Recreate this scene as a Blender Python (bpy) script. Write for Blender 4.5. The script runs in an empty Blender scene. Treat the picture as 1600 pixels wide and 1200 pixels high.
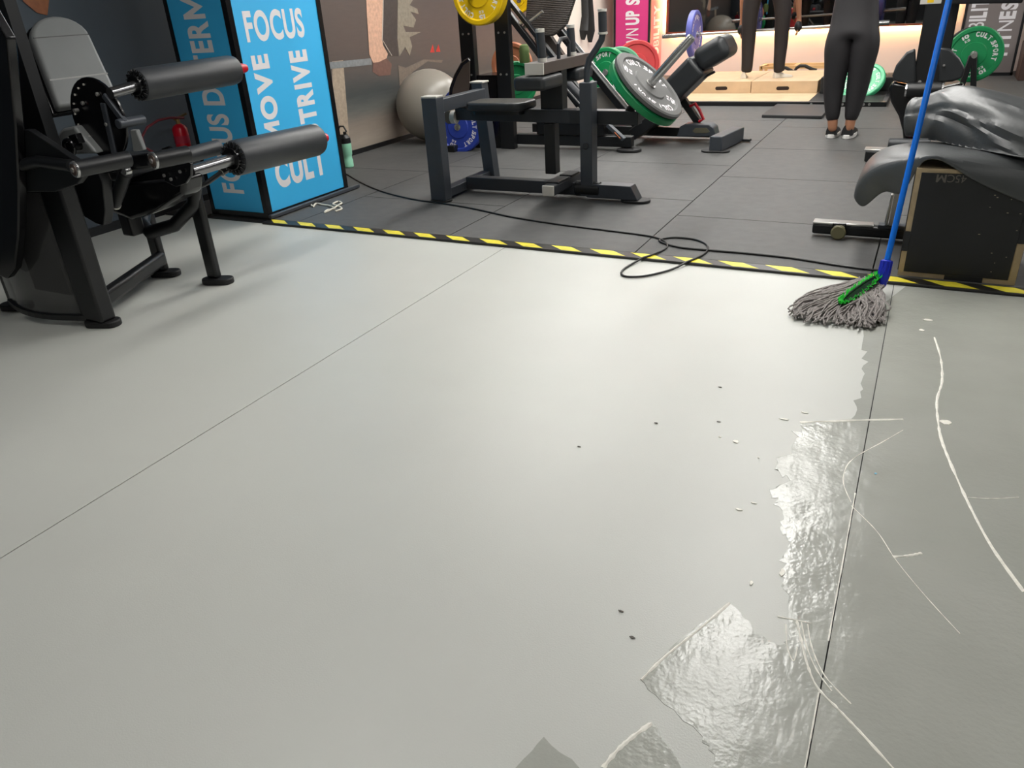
import bpy, bmesh, math, random
from mathutils import Vector as V, Matrix
random.seed(7)
PI = math.pi
# ------------------------------------------------------------------ camera
F_PX, PITCH, ROLL, YAW, EYE = 1182.1, 0.469035, -0.0613045, 0.499501, 1.25
_fw = V((-math.sin(YAW)*math.cos(PITCH), math.cos(YAW)*math.cos(PITCH), -math.sin(PITCH)))
_rt = V((math.cos(YAW), math.sin(YAW), 0)); _up = _rt.cross(_fw)
CR = _rt*math.cos(ROLL)+_up*math.sin(ROLL); CU = -_rt*math.sin(ROLL)+_up*math.cos(ROLL)
scene = bpy.context.scene
col = scene.collection
cam = bpy.data.cameras.new('camera'); camo = bpy.data.objects.new('camera', cam); col.objects.link(camo)
m = Matrix((CR, CU, -_fw)).transposed().to_4x4(); m.translation = (0, 0, EYE)
camo.matrix_world = m
cam.sensor_width = 36; cam.lens = 36*F_PX/1600; cam.clip_start = .05; cam.clip_end = 100
scene.camera = camo
scene.view_settings.view_transform = 'Standard'; scene.view_settings.look = 'None'
scene.view_settings.gamma = 1; scene.view_settings.use_curve_mapping = False
scene.view_settings.exposure = 0.0
w = bpy.data.worlds.new('world'); scene.world = w; w.use_nodes = True
w.node_tree.nodes['Background'].inputs[0].default_value = (.8, .85, .9, 1)
w.node_tree.nodes['Background'].inputs[1].default_value = .3
# photo pixel -> point on a plane of the room
def ray(x, y): return CR*((x-800)/F_PX) - CU*((y-600)/F_PX) + _fw
O = V((0, 0, EYE))
def atZ(x, y, z=0.): d = ray(x, y); return O + d*((z-EYE)/d.z)
def atX(x, y, X): d = ray(x, y); return O + d*(X/d.x)
def atY(x, y, Y): d = ray(x, y); return O + d*(Y/d.y)
def ppm(P): return F_PX/((V(P)-O).dot(_fw))      # pixels per metre there
# ------------------------------------------------------------------ materials
MATS = {}
def mat(name, rgb, rough=.5, metal=0., noise=0., nscale=20., bump=0., bscale=200., emit=0., spec=.5, coat=0.):
    if name in MATS: return MATS[name]
    ma = bpy.data.materials.new(name); ma.use_nodes = True; nt = ma.node_tree; N = nt.nodes; L = nt.links
    b = N['Principled BSDF']; c = tuple((x/255)**2.2 for x in rgb)
    b.inputs['Base Color'].default_value = (*c, 1); b.inputs['Roughness'].default_value = rough
    b.inputs['Metallic'].default_value = metal; b.inputs['Specular IOR Level'].default_value = spec
    b.inputs['Coat Weight'].default_value = coat
    tc = N.new('ShaderNodeTexCoord')
    if noise:
        n = N.new('ShaderNodeTexNoise'); n.inputs['Scale'].default_value = nscale; n.inputs['Detail'].default_value = 5
        L.new(tc.outputs['Object'], n.inputs['Vector'])
        r = N.new('ShaderNodeValToRGB'); r.color_ramp.elements[0].position = .3; r.color_ramp.elements[1].position = .7
        r.color_ramp.elements[0].color = tuple(min(1, x*(1-noise)) for x in c)+(1,)
        r.color_ramp.elements[1].color = tuple(min(1, x*(1+noise)) for x in c)+(1,)
        L.new(n.outputs['Fac'], r.inputs['Fac']); L.new(r.outputs['Color'], b.inputs['Base Color'])
    if bump:
        n2 = N.new('ShaderNodeTexNoise'); n2.inputs['Scale'].default_value = bscale; n2.inputs['Detail'].default_value = 3
        L.new(tc.outputs['Object'], n2.inputs['Vector'])
        bp = N.new('ShaderNodeBump'); bp.inputs['Strength'].default_value = bump; bp.inputs['Distance'].default_value = .003
        L.new(n2.outputs['Fac'], bp.inputs['Height']); L.new(bp.outputs['Normal'], b.inputs['Normal'])
    if emit:
        b.inputs['Emission Color'].default_value = (*c, 1); b.inputs['Emission Strength'].default_value = emit
    MATS[name] = ma; return ma
BLK = mat('black_metal', (25, 26, 28), .40, 0, .1, 8)
BLKG = mat('gloss_black', (20, 20, 22), .22)
GRY = mat('graphite_metal', (66, 70, 76), .42, .2, .06, 10)
DGR = mat('dark_graphite', (48, 50, 54), .45, .1, .06, 10)
CAPW = mat('pale_cap', (190, 186, 178), .5)
UPH = mat('grey_upholstery', (112, 114, 114), .42, 0, .05, 6, .15, 400)
UPHB = mat('black_upholstery', (44, 46, 48), .4, 0, .08, 8, .25, 300)
FOAM = mat('black_foam', (52, 54, 57), .42, 0, .08, 12, .2, 500)
RUB = mat('black_rubber', (30, 30, 31), .6, 0, .15, 20, .2, 300)
CHR = mat('chrome', (190, 190, 190), .25, .9)
STL = mat('brushed_steel', (175, 173, 170), .33, .75)
REDP = mat('red_plastic', (190, 18, 40), .3)
WHT = mat('white_print', (225, 222, 225), .6)
# ------------------------------------------------------------------ mesh builder
def frame(d, up=None):
    d = V(d).normalized(); up = V(up) if up is not None else V((0, 0, 1))
    if abs(d.dot(up.normalized())) > .97: up = V((0, 1, 0)) if abs(d.y) < .9 else V((1, 0, 0))
    s = d.cross(up).normalized(); u = s.cross(d).normalized(); return d, s, u
class MB:
    def __init__(s): s.v = []; s.f = []
    def add(s, vs, fs):
        o = len(s.v); s.v += [V(a) for a in vs]; s.f += [tuple(i+o for i in f) for f in fs]; return s
    def box(s, c, sz, R=None):
        c = V(c); vs = []
        for z in (-.5, .5):
            for x, y in ((-.5, -.5), (.5, -.5), (.5, .5), (-.5, .5)):
                p = V((x*sz[0], y*sz[1], z*sz[2])); vs.append(c + (R @ p if R else p))
        return s.add(vs, [(3, 2, 1, 0), (4, 5, 6, 7), (0, 1, 5, 4), (1, 2, 6, 5), (2, 3, 7, 6), (3, 0, 4, 7)])
    def span(s, a, b):
        a, b = V(a), V(b); return s.box((a+b)/2, [abs(b[i]-a[i]) for i in range(3)])
    def beam(s, p, q, w, h=None, up=None, w2=None, h2=None):
        h = h or w; w2 = w2 or w; h2 = h2 or h; p, q = V(p), V(q); d, sd, u = frame(q-p, up); vs = []
        for c, ww, hh in ((p, w, h), (q, w2, h2)):
            for a, b in ((-1, -1), (1, -1), (1, 1), (-1, 1)): vs.append(c + sd*(a*ww/2) + u*(b*hh/2))
        return s.add(vs, [(3, 2, 1, 0), (4, 5, 6, 7), (0, 1, 5, 4), (1, 2, 6, 5), (2, 3, 7, 6), (3, 0, 4, 7)])
    def tube(s, pts, r, n=12, caps=True, flat=1.):
        pts = [V(p) for p in pts]; R = r if isinstance(r, (list, tuple)) else [r]*len(pts); o = len(s.v); k = len(pts)
        d0 = (pts[1]-pts[0]).normalized(); _, sd, u = frame(d0)
        for i, p in enumerate(pts):
            t = (pts[min(i+1, k-1)]-pts[max(i-1, 0)]).normalized()
            u = (u - t*u.dot(t)).normalized(); sd = t.cross(u)
            for j in range(n):
                a = 2*PI*j/n; s.v.append(p + sd*(math.cos(a)*R[i]) + u*(math.sin(a)*R[i]*flat))
        for i in range(k-1):
            for j in range(n):
                a = o+i*n+j; b = o+i*n+(j+1) % n; s.f.append((a, b, b+n, a+n))
        if caps: s.f.append(tuple(o+j for j in reversed(range(n)))); s.f.append(tuple(o+(k-1)*n+j for j in range(n)))
        return s
    def lathe(s, p, d, prof, n=32, up=None):
        p = V(p); d, sd, u = frame(d, up); o = len(s.v)
        for t, r in prof:
            for j in range(n):
                a = 2*PI*j/n; s.v.append(p + d*t + (sd*math.cos(a) + u*math.sin(a))*r)
        for i in range(len(prof)-1):
            for j in range(n):
                a = o+i*n+j; b = o+i*n+(j+1) % n; s.f.append((a, a+n, b+n, b))
        s.f.append(tuple(o+j for j in range(n))); k = o+(len(prof)-1)*n; s.f.append(tuple(k+j for j in reversed(range(n))))
        return s
    def cyl(s, p, q, r, n=24, ch=.0):
        p, q = V(p), V(q); L = (q-p).length
        pr = [(0, r-ch), (ch, r), (L-ch, r), (L, r-ch)] if ch else [(0, r), (L, r)]
        return s.lathe(p, q-p, pr, n)
    def prism(s, poly, n):
        """poly: 3-D points in one plane; n: offset vector (thickness)"""
        poly = [V(a) for a in poly]; n = V(n); k = len(poly)
        nn = V((0, 0, 0))
        for i in range(k): nn += poly[i].cross(poly[(i+1) % k])
        if nn.dot(n) < 0: poly = poly[::-1]
        vs = poly + [a+n for a in poly]
        return s.add(vs, [tuple(reversed(range(k))), tuple(range(k, 2*k))] + [(i, (i+1) % k, (i+1) % k+k, i+k) for i in range(k)])
    def sphere(s, c, r, n=24, sc=(1, 1, 1)):
        c = V(c); o = len(s.v); h = n//2
        for i in range(1, h):
            for j in range(n):
                a = PI*i/h; b = 2*PI*j/n
                s.v.append(c+V((math.sin(a)*math.cos(b)*r*sc[0], math.sin(a)*math.sin(b)*r*sc[1], math.cos(a)*r*sc[2])))
        s.v += [c+V((0, 0, r*sc[2])), c-V((0, 0, r*sc[2]))]; t = len(s.v)-2
        for i in range(h-2):
            for j in range(n):
                a = o+i*n+j; b = o+i*n+(j+1) % n; s.f.append((a, a+n, b+n, b))
        for j in range(n):
            s.f.append((t, o+j, o+(j+1) % n)); k = o+(h-2)*n; s.f.append((t+1, k+(j+1) % n, k+j))
        return s
def link(name, me, mt, parent=None, bevel=0., smooth=False, seg=2, sub=0, world=True, label=None):
    o = bpy.data.objects.new(name, me); col.objects.link(o)
    if mt: me.materials.append(mt)
    if parent is not None:
        if world:
            r = parent; off = V(r.location)
            while r.parent: r = r.parent; off = off + V(r.location)
            me.transform(Matrix.Translation(-off))
        o.parent = parent
    if bevel:
        b = o.modifiers.new('bevel', 'BEVEL'); b.width = bevel; b.segments = seg; b.limit_method = 'ANGLE'; b.angle_limit = .6
    if sub: sm = o.modifiers.new('sub', 'SUBSURF'); sm.levels = sm.render_levels = sub
    if smooth or bevel:
        for p in me.polygons: p.use_smooth = True
        if not sub:
            try: me.set_sharp_from_angle(angle=.6)
            except Exception: pass
    if label: o['label'] = label
    return o
def part(name, mb, mt, parent=None, **k):
    me = bpy.data.meshes.new(name); me.from_pydata([tuple(a) for a in mb.v], [], mb.f); me.validate(); me.update()
    return link(name, me, mt, parent, **k)
def tag(o, label, cat, group=None, kind=None):
    if label: o['label'] = label
    if cat: o['category'] = cat
    if group: o['group'] = group
    if kind: o['kind'] = kind
    return o
def thing(name, label, cat, loc=(0, 0, 0), group=None):
    o = bpy.data.objects.new(name, None); col.objects.link(o); o.location = loc; o.empty_display_size = .1
    return tag(o, label, cat, group)
def struct(name, mb, mt, **k):
    o = part(name, mb, mt, **k); o['kind'] = 'structure'; return o
# ------------------------------------------------------------------ lettering
_tc = {}
def glyph_mesh(txt, bold=.02):
    if txt == 'M':
        a, w_, h_ = .17, .86, .73; c_ = w_/2
        return ([(0, 0, 0), (a, 0, 0), (a, h_, 0), (0, h_, 0), (w_-a, 0, 0), (w_, 0, 0), (w_, h_, 0), (w_-a, h_, 0), (a, h_*.55, 0), (c_, 0.02, 0), (c_, h_*.42, 0), (w_-a, h_*.55, 0)],
                [(0, 1, 8, 2, 3), (4, 5, 6, 7, 11), (8, 9, 10, 2), (9, 11, 7, 10)])
    if (txt, bold) not in _tc:
        cu = bpy.data.curves.new('t', 'FONT'); cu.body = txt; cu.size = 1; cu.offset = bold*1.6; cu.extrude = 0; cu.space_character = 1.05
        ob = bpy.data.objects.new('t', cu); col.objects.link(ob)
        dg = bpy.context.evaluated_depsgraph_get(); me = bpy.data.meshes.new_from_object(ob.evaluated_get(dg))
        vs = [tuple(a.co) for a in me.vertices]; fs = [tuple(p.vertices) for p in me.polygons]
        bpy.data.objects.remove(ob); bpy.data.curves.remove(cu); bpy.data.meshes.remove(me); _tc[(txt, bold)] = (vs, fs)
    return _tc[(txt, bold)]
def glyph_line(txt, bold):
    if (txt, bold, 1) in _tc: return _tc[(txt, bold, 1)]
    vs, fs, x = [], [], 0.
    for ch in txt:
        if ch == ' ': x += .26; continue
        v, f = glyph_mesh(ch, min(bold, .004) if ch in 'MNWB' else bold); x0 = min(a[0] for a in v); o = len(vs)
        vs += [(a[0]-x0+x, a[1], 0) for a in v]; fs += [tuple(i+o for i in q) for q in f]; x += max(a[0] for a in v)-x0+(.085 if len(txt) > 1 else 0)
    _tc[(txt, bold, 1)] = (vs, fs); return vs, fs
def put_text(mb, txt, o, u, v, w, h, bold=.02):
    """fit txt into the rectangle o + [0,w]*u + [0,h]*v"""
    vs, fs = glyph_line(txt, bold); xs = [a[0] for a in vs]; ys = [a[1] for a in vs]
    x0, y0 = min(xs), min(ys); sx = w/(max(xs)-x0); sy = h/(max(ys)-y0); o, u, v = V(o), V(u), V(v)
    mb.add([o + u*((a[0]-x0)*sx) + v*((a[1]-y0)*sy) for a in vs], fs)
def ring_text(mb, txt, r, h, a0, z, adv=.8, bold=.03, inward=False):
    """letters round a circle in the local XY plane, facing +Z, clockwise from angle a0"""
    a = a0
    for ch in txt:
        if ch == ' ': a -= h*adv*.6/r; continue
        t = math.atan2(math.sin(a), math.cos(a)); rad = V((math.cos(t), math.sin(t), 0)); tan = V((math.sin(t), -math.cos(t), 0))
        wd = h*(.25 if ch in '.1I' else .62)
        hh = h*.2 if ch == '.' else h
        put_text(mb, ch, rad*(r-h/2) - tan*(wd/2) + V((0, 0, z)), tan, rad, wd if ch != '.' else hh, hh, bold)
        a -= (wd+h*(adv-.62))/r
    return a

# ------------------------------------------------------------------ room lights (ceiling strips)
LAMP = mat('lamp_diffuser', (255, 253, 248), .5, emit=24)
def strip(x, y0, y1, wd, label):
    t = thing('ceiling_light', label, 'light', ((x, (y0+y1)/2, 2.86)), 'linear ceiling lights')
    part('housing', MB().span((x-wd/2-.03, y0-.03, 2.885), (x+wd/2+.03, y1+.03, 2.94)), BLK, t)
    part('diffuser', MB().span((x-wd/2, y0, 2.86), (x+wd/2, y1, 2.89)), LAMP, t)
strip(-.62, 3.2, 7.3, .42, 'long linear ceiling light above the mopped aisle')
strip(-2.9, 4.8, 8.6, .42, 'long linear ceiling light above the rubber mats on the mural side')
strip(-2.0, .6, 2.4, .24, 'added unseen linear light brightening the middle of the grey floor')  # extra strip, added out of view to lift the near floor
strip(1.2, -1.6, 1.0, .16, 'added unseen linear light behind the camera, brightening the right side')  # added fill strip for the right side of the floor
strip(-1.6, 8.9, 11.6, .42, 'short linear ceiling light above the lifting platform')
strip(-3.4, 9.6, 12.2, .42, 'added unseen linear light brightening the cream wall by the magenta pillar')  # added strip, there to brighten the cream rear wall
strip(2.9, 6.0, 10.5, .42, 'long linear ceiling light at the far right')
# ------------------------------------------------------------------ room shell
GROUND = mat('joint_dark', (45, 46, 46), .8)  # dark base seen through the gaps between floor slabs
FL = mat('grey_vinyl', (194, 195, 189), .42, 0, .035, 1.3, .12, 260)
MATR = mat('rubber_mat', (80, 80, 79), .62, 0, .10, 14, .5, 260)
XL, XR, YB, YF, ZC, YM = -4.8, 4.0, 13.0, -3.0, 2.95, 3.69
struct('floor', MB().span((XL-.1, YF-.1, -.08), (XR+.1, YB+.1, -.006)), GROUND)
g = MB()
for x0, x1 in ((XL, -2.0), (-1.996, 0), (.003, 2.0), (2.003, XR)): g.span((x0, YF, -.006), (x1, YM, 0))
struct('floor_grey_vinyl', g, FL)
g = MB(); G = .0035
xs = [XL, -3.6, -2.42, -1.258, -.1, 1.06, 2.2, 3.3, XR]
offs = [.3, .55, 1.0, .62, .95, .6, .9, .5]
for i in range(8):
    y = YM+.075; nxt = YM + offs[i]+.25
    while y < YB:
        g.span((xs[i]+G, y, -.006), (xs[i+1]-G, min(nxt, YB)-G, .012)); y = nxt+G; nxt += 1.14
struct('floor_rubber_mats', g, MATR)
WDK = mat('slate_wall', (72, 80, 88), .6, 0, .04, 2)
WCR = mat('cream_wall', (238, 228, 216), .7, 0, .02, 2)
WPK = mat('blush_wall', (228, 206, 194), .7, 0, .03, 2)
WBK = mat('charcoal_wall', (52, 53, 55), .7)
struct('wall_left', MB().span((XL-.1, YF, 0), (XL, 10.55, ZC)), WDK)
struct('wall_left_rear', MB().span((XL-.1, 10.55, 0), (XL, YB, ZC)), WCR)
struct('wall_back', MB().span((XL-.1, YB, 0), (XR+.1, YB+.1, ZC)), WPK)
struct('wall_right', MB().span((XR, YF, 0), (XR+.1, YB, ZC)), WBK)
struct('wall_front', MB().span((XL-.1, YF-.1, 0), (XR+.1, YF, ZC)), WBK)
struct('ceiling', MB().span((XL-.1, YF-.1, ZC), (XR+.1, YB+.1, ZC+.1)), WBK)
struct('baseboard_left', MB().span((XL, YF, 0), (XL+.018, 10.5, .055)), BLK)
struct('trim_1', MB().span((XL, 10.42, 0), (XL+.03, 10.56, ZC)), mat('slate_trim', (84, 92, 98), .5))
# ---- mural on the left wall
MX = XL+.004
def wpoly(pts, X): return [atX(x, y, X) for x, y in pts]
mural = thing('wall_mural', 'large printed wall mural of a lifter gripping a barbell, behind the grey ball', 'mural', (MX, 5.5, 0))
mm = bpy.data.materials.new('mural_print'); mm.use_nodes = True; nt = mm.node_tree; N = nt.nodes; L = nt.links
tc = N.new('ShaderNodeTexCoord'); sp = N.new('ShaderNodeSeparateXYZ'); L.new(tc.outputs['Object'], sp.inputs[0])
nz = N.new('ShaderNodeTexNoise'); nz.inputs['Scale'].default_value = 3; nz.inputs['Detail'].default_value = 6
mp = N.new('ShaderNodeMapping'); mp.inputs['Scale'].default_value = (1, 1.2, 9); L.new(tc.outputs['Object'], mp.inputs[0]); L.new(mp.outputs[0], nz.inputs['Vector'])
ad = N.new('ShaderNodeMath'); ad.operation = 'MULTIPLY_ADD'; ad.inputs[1].default_value = .10; L.new(nz.outputs['Fac'], ad.inputs[0]); L.new(sp.outputs['Z'], ad.inputs[2])
cr = N.new('ShaderNodeValToRGB'); e = cr.color_ramp.elements
def lin(c): return tuple((x/255)**2.2 for x in c)+(1,)
e[0].position = .0; e[0].color = lin((128, 120, 112)); e[1].position = 1.; e[1].color = lin((98, 88, 84))
for p_, c_ in ((.16, (160, 148, 136)), (.30, (142, 130, 120)), (.44, (104, 104, 100)), (.58, (74, 78, 78)), (.75, (88, 84, 82))):
    q_ = e.new(p_); q_.color = lin(c_)
L.new(ad.outputs[0], cr.inputs[0])
nz2 = N.new('ShaderNodeTexNoise'); nz2.inputs['Scale'].default_value = 5; L.new(mp.outputs[0], nz2.inputs['Vector'])
mx = N.new('ShaderNodeMix'); mx.data_type = 'RGBA'; mx.blend_type = 'MULTIPLY'; mx.inputs[0].default_value = .15
L.new(cr.outputs[0], mx.inputs[6]); L.new(nz2.outputs[0], mx.inputs[7]); L.new(mx.outputs[2], N['Principled BSDF'].inputs['Base Color'])
N['Principled BSDF'].inputs['Roughness'].default_value = .38
part('mural_print', MB().span((XL, 4.3, .055), (MX, 10.42, ZC-.02)), mm, mural)
def mp_(name, pts, c, dz=.001):
    part(name, MB().prism(wpoly(pts, MX+dz), (.0008, 0, 0)), mat('print_'+name, c, .45, 0, .15, 30), mural)
mp_('printed_post', [(519, 96), (536, 94), (548, 244), (520, 250)], (168, 152, 134))
mp_('printed_barbell', [(496, 99), (580, 91), (581, 101), (497, 110)], (128, 132, 134), .002)
mp_('printed_shorts', [(598, -60), (622, -60), (620, 60), (622, 88), (606, 87), (598, 60)], (70, 64, 62), .003)
mp_('printed_arm', [(570, -60), (600, -60), (597, 40), (598, 70), (606, 84), (604, 91), (592, 97), (583, 98), (577, 85), (576, 66), (573, 20)], (206, 164, 140), .004)
mp_('printed_fingers', [(583, 97), (604, 91), (612, 100), (610, 117), (592, 119), (582, 112)], (112, 84, 76), .002)
mp_('printed_trousers', [(622, -60), (665, -60), (645, 0), (640, 8), (652, 14), (654, 22), (641, 18), (650, 31), (646, 43), (630, 40), (634, 50), (658, 50), (640, 58), (644, 72), (640, 87), (633, 73), (624, 88), (621, 60)], (138, 130, 116), .002)
mp_('printed_cuff', [(622, 102), (634, 106), (662, 93), (692, 94), (690, 98), (668, 96), (645, 112), (625, 142)], (118, 108, 98), .002)
mp_('printed_cone', [(672, 82), (676, 69), (679, 82)], (198, 60, 52), .002)
mp_('printed_cone', [(681, 81), (685, 69), (688, 81)], (198, 60, 52), .002)
mp_('printed_glow', [(30, -30), (80, -30), (74, 24), (58, 20), (36, 2)], (150, 92, 58), .002)
mc = MB(); mc.tube([atX(x, y, MX+.004) for x, y in ((599, -40), (598, 30), (597, 62), (604, 74), (612, 87))], .006, 6)
part('printed_cable', mc, mat('print_white', (200, 190, 180), .5), mural)

# ------------------------------------------------------------------ hazard tape
tape = thing('hazard_tape', 'yellow and black striped tape strip along the edge of the rubber mats', 'tape', (-1, YM+.03, 0))
TB = mat('tape_black', (34, 33, 32), .4, 0, .2, 30)
part('tape_base', MB().span((-3.84, YM-.015, 0), (3.9, YM+.07, .0135)).span((XL+.02, YM-.015, 0), (-4.40, YM+.07, .0135)), TB, tape, bevel=.003)
y_ = MB(); x = -3.83
rr = random.Random(3)
while x < 3.8:
    wd = .125+rr.uniform(-.01, .01); sk = .09
    y_.prism([(x+sk, YM-.004, .0136), (x+sk+wd, YM-.004, .0136), (x+wd, YM+.062, .0136), (x, YM+.062, .0136)], (0, 0, .0006)); x += .232
part('yellow_stripe', y_, mat('tape_yellow', (232, 216, 62), .45, 0, .12, 25), tape); y_ = MB()
y_.prism([(-4.62, YM-.004, .0136), (-4.5, YM-.004, .0136), (-4.6, YM+.062, .0136), (-4.72, YM+.062, .0136)], (0, 0, .0006))
part('yellow_stripe', y_, mat('tape_yellow', (232, 216, 62), .45, 0, .12, 25), tape)

# ------------------------------------------------------------------ blue pillar
BLUE = mat('sky_blue_vinyl', (62, 178, 236), .45, 0, .02, 3)
PX0, PX1, PY0, PY1 = -4.385, -3.856, 3.765, 4.62
pil = thing('pillar', 'sky blue pillar covered in white words FOCUS, MOVE, STRIVE and CULT', 'pillar', ((PX0+PX1)/2, (PY0+PY1)/2, .012))
part('front_panel', MB().span((PX0+.02, PY0, .05), (PX1-.03, PY0+.03, ZC-.01)), BLUE, pil)
part('side_panel', MB().span((PX1-.03, PY0+.03, .05), (PX1, PY1-.03, ZC-.01)), BLUE, pil)
part('core', MB().span((PX0+.02, PY0+.03, .05), (PX1-.03, PY1-.03, ZC-.01)), BLK, pil)
part('edge_trim', MB().span((PX1-.035, PY0-.006, .02), (PX1+.006, PY0+.035, ZC-.01)), BLKG, pil)
part('edge_trim', MB().span((PX1-.03, PY1-.035, .02), (PX1+.006, PY1+.006, ZC-.01)), BLKG, pil)
part('edge_trim', MB().span((PX0, PY0-.006, .02), (PX0+.03, PY0+.03, ZC-.01)), BLKG, pil)
part('base_trim', MB().span((PX0, PY0-.008, .012), (PX1+.006, PY1+.006, .05)), BLKG, pil)
part('floor_rail', MB().beam((PX1+.03, PY0-.02, .03), (PX1+.03, PY1+.1, .03), .03, .025), GRY, pil, bevel=.004)
XS = PX1+.001
def side_word(mb, txt, px_a, px_b, vertical, bold=.035):
    """px_a, px_b : opposite corners of the word's box on the right face"""
    a, b = atX(*px_a, XS), atX(*px_b, XS); y0, y1 = sorted((a.y, b.y)); z0, z1 = sorted((a.z, b.z))
    if vertical: put_text(mb, txt, (XS, y1, z0), (0, 0, 1), (0, -1, 0), z1-z0, y1-y0, bold)
    else: put_text(mb, txt, (XS, y0, z0), (0, 1, 0), (0, 0, 1), y1-y0, z1-z0, bold)
for w_, pa, pb, ve, bo_ in (('FOCUS', (387, 67), (470, 12), False, .02), ('MOVE', (444, 224), (391, 87), True, .03), ('STRIVE', (500, 208), (450, 80), True, .03), ('CULT', (435, 296), (504, 228), False, .03)):
    lt = MB(); side_word(lt, w_, pa, pb, ve, bo_); part('lettering', lt, WHT, pil)
YS = PY0-.001
lt = MB(); a, b = atY(383, 303, YS), atY(350, 60, YS)
x0, x1 = atY(347, 292, YS).x, atY(380, 292, YS).x
zF = a.z; zt = atY(300, -8, YS).z
def twid(t_): vs_, _f = glyph_line(t_, .02); return max(a[0] for a in vs_)-min(a[0] for a in vs_)
put_text(lt, 'FOCUS DETERMINATION', (x1, YS, zF), (0, 0, 1), (-1, 0, 0), (zt-zF)*twid('FOCUS DETERMINATION')/twid('FOCUS DETERM'), x1-x0, .02)
part('lettering', lt, WHT, pil)

# ------------------------------------------------------------------ weight plates
def make_plate(label, mt, c, n, r, th, group=None, word='CULT.SPORT', num='20', spin=0., flip=False, txt=None, hub=CHR):
    t = thing('weight_plate', label, 'weight plate', c, group)
    d = V(n).normalized(); q = d.to_track_quat('Z', 'Y'); t.rotation_mode = 'QUATERNION'
    from mathutils import Quaternion
    t.rotation_quaternion = q @ Quaternion((0, 0, 1), spin)
    h = th/2
    pr = [(-h+.004, r*.14), (-h+.004, r*.42), (-h+.012, r*.45), (-h+.012, r*.8), (-h, r*.84), (-h, r*.96), (-h+.008, r), (h-.008, r), (h, r*.96), (h, r*.84), (h-.012, r*.8), (h-.012, r*.45), (h-.004, r*.42), (h-.004, r*.14)]
    part('disc', MB().lathe((0, 0, 0), (0, 0, 1), pr, 56), mt, t, world=False, smooth=True)
    part('hub', MB().lathe((0, 0, 0), (0, 0, 1), [(-h, .026), (-h-.002, r*.13), (h+.002, r*.13), (h, .026)], 28), hub, t, world=False, smooth=True)
    if word:
        zt = h-.0115
        for sg in (1, -1):
            lm = MB(); ring_text(lm, word, r*.72, r*.19, sg*PI/2+1.0, zt, .80); part('lettering', lm, txt or WHT, t, world=False)
            lm = MB(); u = V((0, -sg, 0)); v = V((sg, 0, 0))
            put_text(lm, num, V((0, 0, zt))+v*r*.66-u*r*.12, u, v, r*.24, r*.15, .03)
            put_text(lm, 'KG', V((0, 0, zt))+v*r*.53-u*r*.09, u, v, r*.18, r*.09, .03); part('number_lettering', lm, txt or WHT, t, world=False)
    return t
PG = mat('plate_green', (22, 132, 78), .45, 0, .08, 8); PGR = mat('plate_grey', (90, 90, 89), .6, 0, .06, 8)
PB = mat('plate_blue', (46, 66, 158), .45, 0, .08, 8); PY = mat('plate_yellow', (232, 190, 20), .42, 0, .08, 8)
PR = mat('plate_red', (196, 60, 62), .5, 0, .06, 8); PO = mat('plate_orange', (190, 120, 88), .5)

def smooth_path(P, k=6):
    out = []
    for i in range(len(P)-1):
        p0, p1, p2, p3 = P[max(i-1, 0)], P[i], P[i+1], P[min(i+2, len(P)-1)]
        for j in range(k):
            t = j/k; out.append(.5*((2*p1)+(p2-p0)*t+(2*p0-5*p1+4*p2-p3)*t*t+(3*p1-p0-3*p2+p3)*t**3))
    out.append(P[-1]); return out
smooth_path_ = smooth_path
# ------------------------------------------------------------------ leg extension machine (left)
LM = thing('leg_extension_machine', 'black leg extension machine with two foam rollers and a grey backrest, beside the blue pillar', 'leg machine', (-3.5, 2.3, 0))
def foot(x, y, a=0., l=.17, wd=.09, z=0., h=.03):
    mb = MB(); pts = []
    for i in range(24):
        t = 2*PI*i/24; px = (l/2-wd/2)*(1 if math.cos(t) > 0 else -1)+wd/2*math.cos(t); py = wd/2*math.sin(t)
        pts.append(V((x+px*math.cos(a)-py*math.sin(a), y+px*math.sin(a)+py*math.cos(a), z)))
    mb.prism(pts, (0, 0, h)); return mb
P1 = (-3.27, 2.02); P2 = (-3.6, 2.66); P3 = (-3.2, 2.66); P4 = (-3.93, 2.02)
for nm, (x, y), top, wd in (('leg', P1, .67, .145), ('leg', P2, .42, .075), ('leg', P3, .56, .075), ('leg', P4, 1.5, .05)):
    l_ = part(nm, MB().beam((x, y, .03), (x, y, top), wd*.55, wd, (1, 0, 0)), BLK, LM, bevel=.012, seg=3)
    part('rubber_foot', foot(x+.02, y, .35), RUB, l_, bevel=.006)
part('cross_beam', MB().beam((P1[0]-.02, P1[1]+.04, .10), (P2[0]+.02, P2[1], .10), .06, .075), BLK, LM, bevel=.02, seg=4)
SMK = bpy.data.materials.new('smoked_acrylic'); SMK.use_nodes = True; b_ = SMK.node_tree.nodes['Principled BSDF']
b_.inputs['Base Color'].default_value = (.05, .05, .05, 1); b_.inputs['Roughness'].default_value = .12; b_.inputs['Alpha'].default_value = .72
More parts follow.
